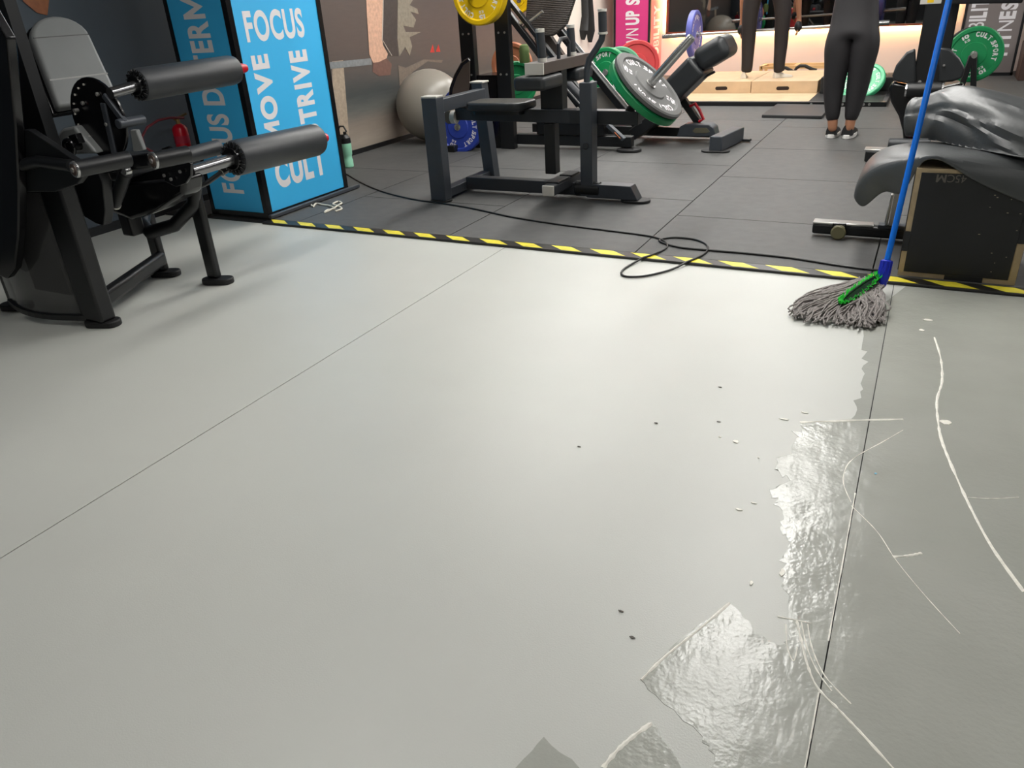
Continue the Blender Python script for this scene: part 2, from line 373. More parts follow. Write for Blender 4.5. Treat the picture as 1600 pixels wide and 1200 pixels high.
# curved smoked guard bulging towards the viewer between the two posts
def curved(x0, x1, yb, bulge, z0, z1, n=12, th=.006):
    mb = MB(); A = []; B = []
    for i in range(n+1):
        t = i/n; x = x0+(x1-x0)*t; y = yb-bulge*math.sin(PI*t); A.append(V((x, y, 0))); B.append(V((x, y+th, 0)))
    o = A+B[::-1]; mb.prism([V((p.x, p.y, z0)) for p in o], (0, 0, z1-z0)); return mb
part('guard_panel', curved(P4[0]+.02, P1[0]-.03, 2.0, .07, .05, .62), SMK, LM, smooth=True)
part('guard_base_rail', curved(P4[0], P1[0], 1.995, .075, .03, .055, th=.03), BLK, LM)
part('weight_stack', MB().span((-3.72, 2.03, .12), (-3.45, 2.14, .6)), DGR, LM, bevel=.004)
part('shroud', curved(-4.3, P1[0]+.045, 2.02, .06, .56, 1.75, th=.05), BLK, LM, smooth=True)
sh = [(-60, -60), (10, 60), (24, 200), (29, 300), (28, 370), (22, 420), (10, 436), (-4, 430), (-60, 400)]
part('shroud_side', MB().prism([atY(x, y, 1.86) for x, y in sh], (0, .04, 0)), BLKG, LM, bevel=.006)
# backrest
bb, bt = atX(126, 172, -3.50), atX(72, 45, -3.78)
ax = (bt-bb); wv = V((0, 1, 0)); nrm = wv.cross(ax).normalized()
if nrm.x < 0: nrm = -nrm
hw = .15; Lb = ax.length; au = ax.normalized()
def padpoly(c, au, wv, hw, L, top, bot_w=None):
    pts = []; bw = bot_w or hw
    pts += [c - wv*bw, c + wv*bw, c + wv*hw + au*(L-top)]
    for i in range(1, 12):
        a = PI*i/12; pts.append(c + au*(L-top) + wv*(hw*math.cos(a)) + au*(top*math.sin(a)))
    pts.append(c - wv*hw + au*(L-top)); return pts
bc = V((bb.x, 2.42, bb.z))
part('backrest', MB().prism(padpoly(bc, au, wv, hw, Lb+.03, .13, .16), nrm*.055), UPH, LM, bevel=.018, seg=4)
part('backrest_board', MB().prism(padpoly(bc-nrm*.03, au, wv, hw+.012, Lb+.045, .14, .17), nrm*.03), BLKG, LM, bevel=.006)
part('seam', MB().beam(bc+au*(Lb*.30)-wv*.15+nrm*.055, bc+au*(Lb*.30)+wv*.15+nrm*.055, .006), mat('seam_light', (150, 150, 148), .5), LM)
part('seam', MB().beam(bc+au*(Lb*.80)-wv*.14+nrm*.054, bc+au*(Lb*.80)+wv*.14+nrm*.054, .005), mat('seam_dark', (80, 80, 80), .5), LM)
# seat
part('seat', MB().span((-3.68, 2.30, .60), (-3.24, 2.66, .67)), UPHB, LM, bevel=.025, seg=4)
part('seat_post', MB().beam((-3.45, 2.45, .30), (-3.45, 2.45, .61), .08, .08), BLK, LM, bevel=.01)
part('seat_frame', MB().tube([(-3.60, 2.66, .38), (-3.52, 2.56, .32), (-3.40, 2.50, .30), (-3.28, 2.56, .33), (-3.2, 2.64, .42), (-3.18, 2.66, .52)], .035, 12), BLK, LM, smooth=True)
part('seat_side_plate', MB().prism([atY(x, y, 2.2) for x, y in ((203, 203), (212, 203), (224, 235), (208, 237))], (0, .02, 0)), UPH, LM, bevel=.004)
part('seat_pad', MB().prism([atY(x, y, 2.18) for x, y in ((90, 208), (97, 201), (114, 197), (150, 240), (112, 242), (90, 228))], (0, .10, 0)), UPH, LM, bevel=.012, seg=3)
YD = 2.22
def circ(c, r, n=32, a0=0, a1=2*PI, u=V((1, 0, 0)), v=V((0, 0, 1))): return [V(c)+u*(r*math.cos(a0+(a1-a0)*i/n))+v*(r*math.sin(a0+(a1-a0)*i/n)) for i in range(n+(0 if abs(a1-a0-2*PI) < 1e-6 else 1))]
dc = atY(153, 186, YD); dr = .168
part('range_disc', MB().prism(circ(dc, dr), (0, .014, 0)), BLKG, LM, bevel=.003)
for i in range(9):
    a = math.radians(100+i*18); p = dc+V((math.cos(a)*dr*.84, -.001, math.sin(a)*dr*.84)); part('index_hole', MB().cyl(p, p+V((0, -.004, 0)), .0045, 10), CAPW, LM)
for x, y in ((154, 147), (131, 161), (141, 214), (168, 194)):
    p = atY(x, y, YD); part('bolt', MB().cyl(p, p-V((0, .012, 0)), .008, 12, .002), STL, LM)
bp = atY(122, 172, YD-.01); part('index_bolt', MB().cyl(bp, bp-V((0, .02, 0)), .008), STL, LM)
# upper arm + roller
ua = atY(163, 148, YD); part('swing_arm', MB().beam(ua, atY(196, 192, YD), .02, .026).beam(atY(168, 160, YD+.02), atY(186, 240, YD+.02), .03, .055), GRY, LM, bevel=.004)
p = atY(184, 194, YD-.03); part('arm_stub', MB().cyl(p, p+V((0, .13, 0)), .020, 20, .003), GRY, LM, smooth=True)
def roller(p, q, r, sh0, parent, tag_):
    p, q, sh0 = V(p), V(q), V(sh0); d = (q-p).normalized(); L_ = (q-p).length
    rl = part('foam_roller', MB().lathe(p, d, [(0, r*.82), (.006, r*.95), (.02, r), (L_-.03, r), (L_-.006, r*.93), (L_, r*.7)], 40), FOAM, parent, smooth=True)
    part('roller_shaft', MB().cyl(sh0, p+d*.02, r*.34, 24), mat('shaft_black_chrome', (120, 120, 122), .22, .9), rl, smooth=True)
    cm = MB().lathe(p-d*.016, d, [(0, r*.35), (.0, r*.62), (.016, r*.66)], 28)
    _, s_, u_ = frame(d)
    for i in range(18):
        a = 2*PI*i/18; rv = s_*math.cos(a)+u_*math.sin(a)
        cm.beam(p-d*.004+rv*r*.66, p+d*.004+rv*r*.93, .008, .014, d)
    part('ribbed_collar', cm, BLKG, rl, bevel=.002)
    part('end_cap', MB().lathe(q-d*.002, d, [(0, r*.34), (.058, r*.34), (.078, r*.27), (.084, r*.12)], 20), REDP, rl, smooth=True, label='red end cap')
XU = -3.02
roller(atX(214, 133, XU), atX(366, 109, XU), .067, atX(172, 146, XU), LM, 'upper')
XW = -2.92
part('link_arm', MB().beam(atY(140, 262, 2.2), atY(240, 250, 2.25), .05, .062), BLKG, LM, bevel=.014, seg=3)
roller(atX(364, 248, XW), atX(495, 218, XW), .083, atX(298, 268, XW), LM, 'lower')
# pivot housings
def housing(px, py, Y, L_, r):
    p = atY(px, py, Y); h_ = part('pivot_housing', MB().cyl(p, p+V((.03, L_, 0)), r, 28, .003), BLK, LM, smooth=True)
    d = V((.03, L_, 0)).normalized()
    part('chrome_cap', MB().lathe(p-d*.006, d, [(0, r*.72), (0, r*.9), (.004, r), (.01, r)], 28), CHR, h_, smooth=True, label='chrome cap')
    part('cap_disc', MB().cyl(p-d*.008, p, r*.7, 24), mat('bronze_disc', (120, 104, 96), .35, .7), h_)
    part('cap_bolt', MB().cyl(p-d*.013, p, r*.3, 6), STL, h_)
housing(117, 265, 1.86, .22, .032); housing(240, 251, 2.10, .15, .034)
part('pivot_plate', MB().prism([atY(x, y, 2.26) for x, y in ((252, 232), (262, 228), (298, 256), (298, 275), (290, 287), (275, 292), (258, 284), (250, 262))], (0, .014, 0)), BLKG, LM, bevel=.003)
for x, y in ((282, 254), (282, 268), (257, 274), (268, 280)):
    p = atY(x, y, 2.25); part('plate_bolt', MB().cyl(p, p-V((0, .006, 0)), .007, 10), STL, LM)
part('bracket_plate', MB().prism([atY(x, y, 1.90) for x, y in ((35, 203), (44, 203), (112, 248), (140, 262), (120, 288), (85, 300), (40, 300), (28, 262))], (0, .03, 0)), BLK, LM, bevel=.003)
p = atY(36, 234, 1.895); part('bracket_bolt', MB().cyl(p, p-V((0, .01, 0)), .01), mat('brass', (190, 160, 110), .3, .8), LM)
part('bracket_tube', MB().tube([atY(20, 262, 1.89), atY(60, 252, 1.89), atY(112, 259, 1.89)], .024), BLK, LM, smooth=True)
part('handle_bracket', MB().prism([atY(x, y, 2.12) for x, y in ((106, 212), (117, 209), (124, 224), (112, 228))], (0, .03, 0)), BLKG, LM, bevel=.003)
kc = atY(108, 230, 2.10); kr = MB()
kr.tube([kc+V((.030*math.cos(2*PI*i/20), 0, .030*math.sin(2*PI*i/20))) for i in range(21)], .009, 10, False); kr.cyl(kc, kc+V((0, .05, 0)), .02)
part('adjuster_knob', kr, BLKG, LM, smooth=True)
part('cam_plate', MB().prism([atY(x, y, 2.17) for x, y in ((100, 270), (150, 262), (160, 285), (164, 330), (161, 353), (150, 350), (130, 338), (112, 318), (100, 300))], (0, .05, 0)), BLK, LM, bevel=.005)
p, q = atY(178, 320, 2.25), atY(197, 270, 2.25)
hd = part('side_handle', MB().cyl(p, q, .028, 24, .004), BLK, LM, smooth=True); part('handle_ring', MB().cyl(p, p+(q-p).normalized()*.008, .030), CAPW, hd)
p = atY(203, 266, 2.2); part('chrome_nut', MB().cyl(p-V((0, .03, 0)), p, .017, 12, .003), CHR, LM, smooth=True)
part('rear_tube', MB().cyl(atX(280, 246, -3.05), atX(342, 230, -3.05), .036, 24, .004), FOAM, LM, smooth=True)
part('undercarriage', MB().prism([atY(x, y, 2.36) for x, y in ((163, 290), (288, 278), (286, 305), (245, 330), (205, 345), (172, 332))], (0, .12, 0)), BLKG, LM, bevel=.02, seg=3)
part('lower_link', MB().tube([atY(215, 330, 2.5), atY(250, 315, 2.5), atY(290, 285, 2.55)], .03).beam(atY(200, 295, 2.45), atY(285, 270, 2.45), .04, .09), BLK, LM, smooth=True)
p, q = atX(300, 297, -3.05), atX(345, 270, -3.05)
hg = part('grip_lever', MB().tube([p, (p+q)/2+V((0, 0, -.008)), q], .012), BLK, LM, smooth=True); part('ring', MB().cyl(q, q+(q-p).normalized()*.006, .016), CAPW, hg); part('grip', MB().cyl(q, q+(q-p).normalized()*.10, .018, 16, .003), BLKG, hg, smooth=True)

# ------------------------------------------------------------------ fire extinguishers
def extinguisher(c, r, h, label, hose):
    c = V(c); t = thing('fire_extinguisher', label, 'fire extinguisher', c, 'red fire extinguishers')
    part('cylinder', MB().lathe(c, (0, 0, 1), [(0, r*.9), (.01, r), (h*.82, r), (h*.93, r*.75), (h, r*.35)], 24), REDP, t, smooth=True)
    part('label_band', MB().lathe(c+V((0, 0, h*.3)), (0, 0, 1), [(0, r*1.005), (h*.28, r*1.005)], 24), mat('label_band', (170, 40, 60), .5), t)
    part('valve', MB().cyl(c+V((0, 0, h)), c+V((0, 0, h+.04)), .014).beam(c+V((-.01, -.02, h+.03)), c+V((.02, .07, h+.06)), .02, .012), mat('brass', (190, 160, 110), .3, .8), t)
    part('hose', MB().tube(hose, .0085, 10), mat('hose_maroon', (110, 44, 52), .45), t, smooth=True)
    return c
ec = atX(289, 236, -4.70); ex = [atX(x, y, -4.68) for x, y in ((287, 184), (265, 184), (247, 188), (230, 199), (222, 214), (226, 230), (240, 238))]
extinguisher(ec, .052, atX(286, 192, -4.70).z-ec.z, 'red fire extinguisher on the dark wall left of the blue pillar', ex)

# ------------------------------------------------------------------ water bottle
bo = atZ(545, 261, .012); hB = .345
bt_ = thing('water_bottle', 'mint green water bottle with black lid standing by the mural wall', 'bottle', bo)
part('bottle_body', MB().lathe(bo, (0, 0, 1), [(0, .040), (.008, .046), (.06, .046), (.07, .042), (.10, .041), (.11, .047), (.19, .050), (.205, .050)], 32), mat('mint', (150, 214, 182), .4), bt_, smooth=True)
ld = part('lid', MB().lathe(bo+V((0, 0, .205)), (0, 0, 1), [(0, .051), (.045, .050), (.06, .036), (.072, .030)], 28).cyl(bo+V((.01, 0, .27)), bo+V((.012, 0, .30)), .014), BLK, bt_, smooth=True)
lp = [bo+V((-.048, 0, .24)), bo+V((-.058, 0, .31)), bo+V((-.030, 0, .345)), bo+V((.008, 0, .345)), bo+V((.034, 0, .30))]
part('carry_loop', MB().tube(lp, .007, 8), BLK, ld, smooth=True)

# ------------------------------------------------------------------ stability ball
br = .34; bc_ = V((XL+br+.02, 6.78, .012+br))
tag(part('stability_ball', MB().sphere(bc_, br, 48), mat('ball_grey', (150, 144, 134), .33), smooth=True), 'large grey exercise ball resting against the mural wall', 'exercise ball')

# ------------------------------------------------------------------ plate storage rack
RK = thing('storage_rack', 'black steel plate storage rack with two uprights beside the grey ball', 'rack', (-3.6, 6.5, .012))
RY = 6.45
xa = atY(735, 150, RY).x; xb_ = atY(789, 150, RY).x
for x in (xa, xb_): 
    u_ = part('upright', MB().span((x-.07, RY, .012), (x+.07, RY+.07, 2.3)), BLK, RK, bevel=.004)
    for z in (.32, .66, 1.0, 1.3):
        for dx in (-.03, .03): part('bolt_head', MB().cyl((x+dx, RY-.006, z), (x+dx, RY, z), .009, 12), STL, u_)
part('base_beam', MB().span((xa-.15, RY-.25, .012), (xa-.07, RY+.5, .07)), BLK, RK, bevel=.006)
part('lower_cabinet', MB().span((xa+.07, RY+.02, .012), (xb_-.07, RY+.3, atY(755, 118, RY).z)), BLKG, RK)
hp = [atY(x, y, RY-.05) for x, y in ((703, 160), (705, 138), (712, 118), (722, 100), (733, 92))]
hoop = part('guard_hoop', MB().prism([atY(x, y, RY-.05) for x, y in ((703, 165), (705, 138), (712, 116), (722, 100), (733, 91), (733, 130), (728, 165))], (0, .02, 0)), mat('hoop_brown', (86, 76, 70), .35), RK)
part('hoop_rim', MB().tube(hp, .016), BLKG, hoop, smooth=True)
pegz = atY(752, -8, RY-.15)
part('storage_peg', MB().cyl((pegz.x, RY-.38, pegz.z), (pegz.x, RY, pegz.z), .022), STL, RK, smooth=True)
yc = atY(750, -10, 6.18)
make_plate('yellow bumper plate with white lettering at the top of the storage rack', PY, yc, (0, -1, 0), .24, .10, None, num='15', spin=PI*.55, hub=PY)
bcen = atY(717, 198, 6.3); 
make_plate('blue bumper plate with white lettering low on the storage rack', PB, bcen, (.12, -1, .05), .235, .07, None, num='20', spin=1.2)
c2 = atY(722, 172, 6.46); make_plate('blue bumper plate behind the lettered blue one on the storage rack', PB, c2, (.12, -1, .05), .2, .06, None, word=None)
c2 = atY(697, 172, 6.62); c2.z = .207; c2.x += .07; make_plate('dark green bumper plate between the grey ball and the storage rack', PG, c2, (.3, -1, .05), .19, .05, None, word=None)

# ------------------------------------------------------------------ seated calf machine (middle)
CM = thing('seated_calf_machine', 'dark grey plate loaded calf machine with flat seat and thigh pads on the rubber mats', 'calf machine', (-2.3, 4.8, .012))
Z0 = .012
XA = -2.99
fz = .70
FP = atZ(690, 314, Z0); XA = FP.x; YA = FP.y; YB_ = 5.20
part('rear_post', MB().span((XA-.06, YA-.04, Z0+.012), (XA+.06, YA+.05, fz)), GRY, CM, bevel=.004)
part('post_cap', MB().span((XA-.06, YA-.04, fz), (XA+.06, YA+.05, fz+.012)), CAPW, CM, bevel=.003)
part('rear_post', MB().beam((XA+.04, YB_, Z0), (XA-.02, YB_, fz+.02), .09, .09), GRY, CM, bevel=.004)
part('post_cap', MB().span((XA-.075, YB_-.05, fz+.02), (XA+.035, YB_+.05, fz+.032)), CAPW, CM, bevel=.003)
part('top_rail', MB().span((XA-.02, YA+.05, fz-.10), (XA+.05, YB_-.04, fz-.015)), GRY, CM, bevel=.004)
part('bottom_rail', MB().span((XA-.03, YA+.05, Z0+.02), (XA+.05, YB_-.04, Z0+.08)), GRY, CM, bevel=.004)
part('rubber_foot', foot(XA, YA, 0, .16, .12, Z0, .012), RUB, CM)
YM_ = 4.82
xU = atY(920, 250, YM_).x
zu = atY(915, 128, YM_).z
part('floor_beam', MB().beam((XA+.05, YM_, Z0+.07), (xU+.02, YM_, Z0+.07), .08, .085), DGR, CM, bevel=.004)
part('front_beam', MB().prism([(xU, YM_-.05, Z0+.02), (xU+.36, YM_-.05, Z0+.02), (xU+.31, YM_-.05, Z0+.11), (xU, YM_-.05, Z0+.11)], (0, .1, 0)), GRY, CM, bevel=.004)
part('rubber_foot', foot(xU+.33, YM_, 0, .20, .13, Z0, .018), RUB, CM, bevel=.004)
up_ = part('upright', MB().span((xU-.042, YM_-.05, Z0+.03), (xU+.042, YM_+.05, zu)), GRY, CM, bevel=.004)
part('pivot_bolt', MB().cyl((xU, YM_-.062, .37), (xU, YM_-.04, .37), .022, 20, .004), DGR, up_, smooth=True)
part('base_collar', MB().cyl((xU-.09, YM_-.01, Z0+.07), (xU+.09, YM_-.01, Z0+.07), .05, 20, .006), BLK, CM, smooth=True)
hp = [atY(x, y, YM_) for x, y in ((917, 128), (917, 110), (921, 92), (932, 76), (940, 62), (942, 50), (941, 18))]
part('handlebar', MB().tube(hp[:6], .020, 16), GRY, CM, smooth=True)
hg = part('foam_grip', MB().cyl(hp[5]-V((0, 0, .0)), hp[6], .026, 20, .004), FOAM, CM, smooth=True)
part('grip_ring', MB().cyl(hp[5]-V((0, 0, .012)), hp[5], .030).cyl(hp[6], hp[6]+V((0, 0, .014)), .028), CAPW, hg)
# foot bar with pale end
fb0 = atZ(857, 298, .135)
part('foot_bar', MB().beam(fb0, V((fb0.x, 5.22, .135)), .085, .07), DGR, CM, bevel=.012, seg=3)
part('bar_cap', MB().beam(fb0-V((0, .012, 0)), fb0+V((0, .002, 0)), .085, .07), CAPW, CM, bevel=.01, seg=3)
part('tread_strip', MB().beam(fb0+V((0, .06, .038)), fb0+V((0, .24, .038)), .09, .012).beam(fb0+V((0, .28, .038)), fb0+V((0, .42, .038)), .09, .012), RUB, CM, bevel=.003)
# main beam, seat
zb = atY(960, 183, 4.92).z
b0 = V((atY(716, 178, 4.92).x, 4.92, zb+.015)); b1 = V((atY(1000, 190, 4.92).x, 4.92, zb))
part('main_beam', MB().beam(b0, b1, .09, .085), DGR, CM, bevel=.004)
p = atY(703, 183, 4.88); part('pivot_drum', MB().cyl(p+V((-.0, -.02, 0)), p+V((.0, .09, 0)), .045, 24, .004), mat('bronze_cap', (96, 84, 72), .4, .5), CM, smooth=True)
part('drum_ring', MB().cyl(p+V((.02, -.0, 0)), p+V((.055, 0, 0)), .045), CAPW, CM)
sc_ = atY(783, 163, 4.92)
def rpoly(cx, cy, z, lx, ly, r):
    pts = []
    for sx, sy, a0 in ((1, 1, 0), (-1, 1, 90), (-1, -1, 180), (1, -1, 270)):
        for i in range(5): a = math.radians(a0+i*22.5); pts.append(V((cx+sx*(lx/2-r)+r*math.cos(a), cy+sy*(ly/2-r)+r*math.sin(a), z)))
    return pts
part('seat', MB().prism(rpoly(sc_.x, sc_.y, sc_.z-.03, .46, .28, .07), (0, 0, .055)), UPHB, CM, bevel=.018, seg=4)
part('seat_board', MB().prism(rpoly(sc_.x, sc_.y, sc_.z-.055, .40, .22, .05), (0, 0, .03)), BLK, CM)
# thigh pads and their bar
XB = -2.22
p0, p1 = atX(835, 108, XB), atX(905, 90, XB); p1 = V((XB, p1.y+.05, p0.z))
part('pad_bar', MB().beam(p0, p1, .13, .07), mat('brown_graphite', (84, 76, 72), .4, .2), CM, bevel=.003)
part('bar_end', MB().beam(p0-V((0, .008, 0)), p0+V((0, .004, 0)), .13, .07), CAPW, CM, bevel=.002)
ym = (p0.y+p1.y)/2
for y0, y1 in ((p0.y-.04, ym-.12), (ym+.12, p1.y+.02)):
    part('thigh_pad', MB().box((XB-.03, (y0+y1)/2, p0.z-.085), (.22, abs(y1-y0), .085)), UPHB, CM, bevel=.025, seg=4)
for px, ya in ((828, p0.y+.08), (880, p1.y-.22)):
    q = V((XB+.02, ya, p0.z+.035)); hh = .17
    g_ = part('foam_grip', MB().cyl(q+V((0, 0, .02)), q+V((-.01, 0, hh)), .027, 20, .003), FOAM, CM, smooth=True)
    part('grip_ring', MB().cyl(q, q+V((0, 0, .022)), .029).cyl(q+V((-.01, 0, hh)), q+V((-.01, 0, hh+.02)), .028), CAPW, g_)
lh = [V((XB+.03, ym-.08, p0.z+.03)), V((XB+.03, ym-.08, p0.z+.12)), V((XB+.03, ym-.04, p0.z+.15)), V((XB+.03, ym+.05, p0.z+.15)), V((XB+.03, ym+.09, p0.z+.12)), V((XB+.03, ym+.09, p0.z+.03))]
part('lock_handle', MB().tube(lh, .013, 10), DGR, CM, smooth=True)
part('pad_post', MB().beam((XB-.02, 4.94, zb+.04), (XB-.02, 4.94, p0.z-.03), .16, .09), BLK, CM, bevel=.004)
part('pad_post', MB().beam((XB-.04, 4.93, .15), (XB-.04, 4.93, zb-.04), .08, .08), BLK, CM, bevel=.004)
# weight horn
sb, se = V(b1)+V((-.08, 0, .03)), None
pc = atY(1014, 134, 4.78)
axis = ((CR*.66+CU*.75).normalized()*.82-ray(1014, 134).normalized()*.57).normalized(); pe = pc+axis*.37
part('horn_mount', MB().cyl(sb, pc-axis*.02, .026), BLK, CM, smooth=True)
part('weight_horn', MB().lathe(pc-axis*.12, axis, [(0, .026), ((pe-pc).length+.11, .026), ((pe-pc).length+.12, .022)], 24), CHR, CM, smooth=True)
pn = axis.copy()
pv = V((pc.x, pc.y, pc.z))
gp = make_plate('grey bumper plate with white lettering leaning on the calf machine horn', PGR, pv, pn, .262, .035, None, num='5', spin=2.2, hub=STL)
make_plate('green bumper plate tight behind the grey one on the calf machine horn', PG, pv-pn*.048, pn, .262, .052, None, word=None)

# ------------------------------------------------------------------ leg press (behind)
LP = thing('leg_press_machine', 'black angled leg press with large foot plate and reclined black back pad', 'leg press', (-2.4, 6.9, .012))
def seg2(pxs, Y, wd, h, nm, mt, **k): 
    pts = [atY(x, y, Y) for x, y in pxs]; return part(nm, MB().beam(pts[0], pts[1], wd, h, (0, 1, 0)), mt, LP, **k)
YP, YQ = 6.55, 7.25
seg2(((770, -10), (905, 165)), YP, .05, .05, 'guide_rail', BLK, bevel=.004)
seg2(((775, -25), (925, 165)), YP, .035, .06, 'guide_rail', BLK, bevel=.004)
seg2(((868, 40), (996, 197)), YQ-.35, .06, .085, 'side_rail', BLK, bevel=.006)
seg2(((880, 44), (988, 176)), YQ-.44, .02, .02, 'rail_strip', STL)
seg2(((880, 125), (925, 172)), YP-.06, .08, .08, 'shock_roller', DGR, bevel=.03, seg=4)
seg2(((875, 130), (915, 175)), YP-.15, .03, .03, 'release_rod', BLK, bevel=.008)
fp = [atY(x, y, 6.7) for x, y in ((820, 38), (826, -40), (915, -40), (897, 0), (884, 40), (864, 56), (833, 58))]
RIB = bpy.data.materials.new('ribbed_tread'); RIB.use_nodes = True; nt = RIB.node_tree; b_ = nt.nodes['Principled BSDF']
b_.inputs['Base Color'].default_value = lin((62, 56, 52)); b_.inputs['Roughness'].default_value = .5
wv_ = nt.nodes.new('ShaderNodeTexWave'); wv_.bands_direction = 'Z'; wv_.inputs['Scale'].default_value = 22; tcc = nt.nodes.new('ShaderNodeTexCoord')
nt.links.new(tcc.outputs['Object'], wv_.inputs[0]); bb_ = nt.nodes.new('ShaderNodeBump'); bb_.inputs['Strength'].default_value = .6; bb_.inputs['Distance'].default_value = .01
nt.links.new(wv_.outputs['Fac'], bb_.inputs['Height']); nt.links.new(bb_.outputs[0], b_.inputs['Normal'])
part('foot_plate', MB().prism(fp, (.0, .05, .0)), RIB, LP, bevel=.012, seg=3)
part('plate_bracket', MB().prism([atY(x, y, 6.8) for x, y in ((835, 60), (858, 54), (880, 86), (842, 88))], (0, .06, 0)), mat('brown_graphite', (84, 76, 72), .4, .2), LP, bevel=.003)
part('sled_guard', MB().prism([atY(x, y, 6.95) for x, y in ((906, 140), (950, 135), (985, 176), (935, 180), (920, 172))], (0, .03, 0)), mat('pale_steel', (150, 144, 138), .45, .3), LP, bevel=.003)
part('sled_lever', MB().tube([atY(848, 18, 6.6), atY(820, 40, 6.6), atY(812, 52, 6.6)], .014), STL, LP, smooth=True)
sr = part('hook', MB().beam(atY(812, 36, 6.55), atY(822, 32, 6.55), .03, .03).beam(atY(820, 32, 6.55), atY(824, 44, 6.55), .02, .03), CAPW, LP, bevel=.004)
# base
f0 = atZ(780, 226, .05); f1 = atZ(975, 236, .05)
part('base_beam', MB().beam((f0.x, 6.56, .09), (f1.x, 6.56, .09), .08, .09), BLK, LP, bevel=.006)
part('rubber_foot', foot(f1.x-.02, 6.52, 0, .22, .15, .012, .025), RUB, LP, bevel=.005)
part('base_block', MB().span((f1.x-.9, 6.5, .14), (f1.x-.25, 6.62, .26)), BLKG, LP, bevel=.006)
part('base_beam', MB().beam((f0.x, 7.2, .09), (atY(1110, 218, 7.2).x, 7.2, .075), .08, .08), BLK, LP, bevel=.006)
e0, e1 = atZ(1117, 238, .012), atZ(1152, 221, .012)
part('end_beam', MB().beam(V((e0.x, e0.y, .08)), V((e1.x, e1.y, .08)), .11, .12), GRY, LP, bevel=.008)
part('rubber_foot', foot(e0.x, e0.y+.02, 0, .24, .12, .012, .015), RUB, LP, bevel=.004)
part('side_peg', MB().beam(V((e1.x-.05, e1.y, .03)), V((e1.x+.12, e1.y-.02, .03)), .05, .02), BLK, LP, bevel=.004)
part('adjuster_bracket', MB().prism([atY(x, y, 6.95) for x, y in ((1057, 214), (1062, 198), (1070, 194), (1108, 195), (1115, 200), (1118, 213))], (0, .16, 0)), GRY, LP, bevel=.008, seg=3)
part('adjuster_window', MB().prism([atY(x, y, 6.945) for x, y in ((1082, 205), (1086, 200), (1104, 200), (1109, 206), (1104, 208), (1086, 208))], (0, .004, 0)), mat('window_dark', (90, 86, 70), .5), LP)
seg2(((1062, 148), (1092, 192)), 7.1, .06, .07, 'recline_strut', BLK, bevel=.006)
rh = [atY(x, y, 7.05) for x, y in ((1078, 166), (1086, 162), (1093, 172), (1099, 186), (1092, 190))]
part('red_lever', MB().tube(rh, .014, 10), REDP, LP, smooth=True, label='red lever')
k0, k1 = atY(1044, 152, 6.95), atY(1098, 98, 6.95); kd = (k1-k0).normalized()
part('back_pad', MB().beam(k0, k1, .40, .20, None), UPHB, LP, bevel=.035, seg=4)
h0 = k1-kd*.02+V((0, 0, .03)); h1 = atY(1143, 66, 6.95); part('head_pad', MB().beam(h0, h1, .40, .19), UPHB, LP, bevel=.062, seg=6)
part('pad_clip', MB().tube([atY(x, y, 6.95) for x, y in ((1080, 132), (1098, 122), (1117, 112))], .010), DGR, LP, smooth=True)
part('seat_carriage', MB().beam(atY(1000, 205, 7.0), atY(1058, 160, 7.0), .5, .10), BLK, LP, bevel=.01)
mb_ = MB()
for i, (x, y) in enumerate(((965, 232-40), (935, 190), (985, 215))): pass
seg2(((950, 195), (975, 218)), 6.45, .03, .06, 'warning_bar', GRY, bevel=.003)
w_ = MB().beam(atY(961, 206, 6.43), atY(970, 216, 6.43), .004, .035, (0, 1, 0)); part('warning_sticker', w_, mat('sticker_orange', (196, 110, 70), .5), LP)
# plates stored on the press
gcn = atY(948, 113, 7.3)
make_plate('green bumper plate reading 10 KG standing behind the leg press rail', PG, gcn, (-.1, -1, .1), .22, .06, None, num='10', spin=.6)
make_plate('pale green bumper plate behind the green 10 KG plate', mat('plate_pale_green', (96, 160, 124), .5), atY(968, 110, 7.75), (.25, -1, .1), .22, .05, None, word=None)
make_plate('red bumper plate at the foot of the pink pillar', PR, atY(995, 100, 8.2), (.35, -1, .12), .23, .06, None, word=None)
make_plate('brown bumper plate behind the storage rack upright', PO, atY(800, 102, 7.1), (.1, -1, 0), .21, .05, None, word=None)
make_plate('dark green bumper plate under the leg press rails beside the rack', PG, atY(806, 132, 7.0), (.8, -1, 0), .21, .05, None, word=None)
make_plate('yellow bumper plate glimpsed above the leg press rail', PY, atY(812, 0, 7.6), (0, -1, 0), .12, .04, None, word=None)
pt_ = thing('plate_tree', 'black steel plate tree mostly hidden behind the green and red plates', 'plate tree', (-2.75, 7.6, .012))
ga, gb, gr_ = gcn, atY(968, 110, 7.75), atY(995, 100, 8.2)
part('tree_post', MB().span((ga.x-.06, 7.42, .012), (ga.x+.06, 7.50, ga.z+.1)), BLK, pt_, bevel=.004)
part('tree_post', MB().span((gr_.x-.04, 7.95, .012), (gr_.x+.04, 8.03, gr_.z)), BLK, pt_, bevel=.004)
part('tree_base', MB().beam((ga.x, 7.35, .05), (gr_.x, 8.45, .05), .08, .07), BLK, pt_, bevel=.004)
for q_, y0, y1 in ((ga, 7.25, 7.5), (gb, 7.48, 7.9), (gr_, 7.98, 8.25)): part('tree_peg', MB().cyl((q_.x, y0, q_.z), (q_.x, y1, q_.z), .024), STL, pt_, smooth=True)
rb0, rb1 = atZ(757, 204, .04), atZ(783, 197, .04)
tag(part('red_bar', MB().beam(rb0, rb1, .05, .05), REDP, bevel=.008), 'short red bar on the mat behind the calf machine seat', 'bar')
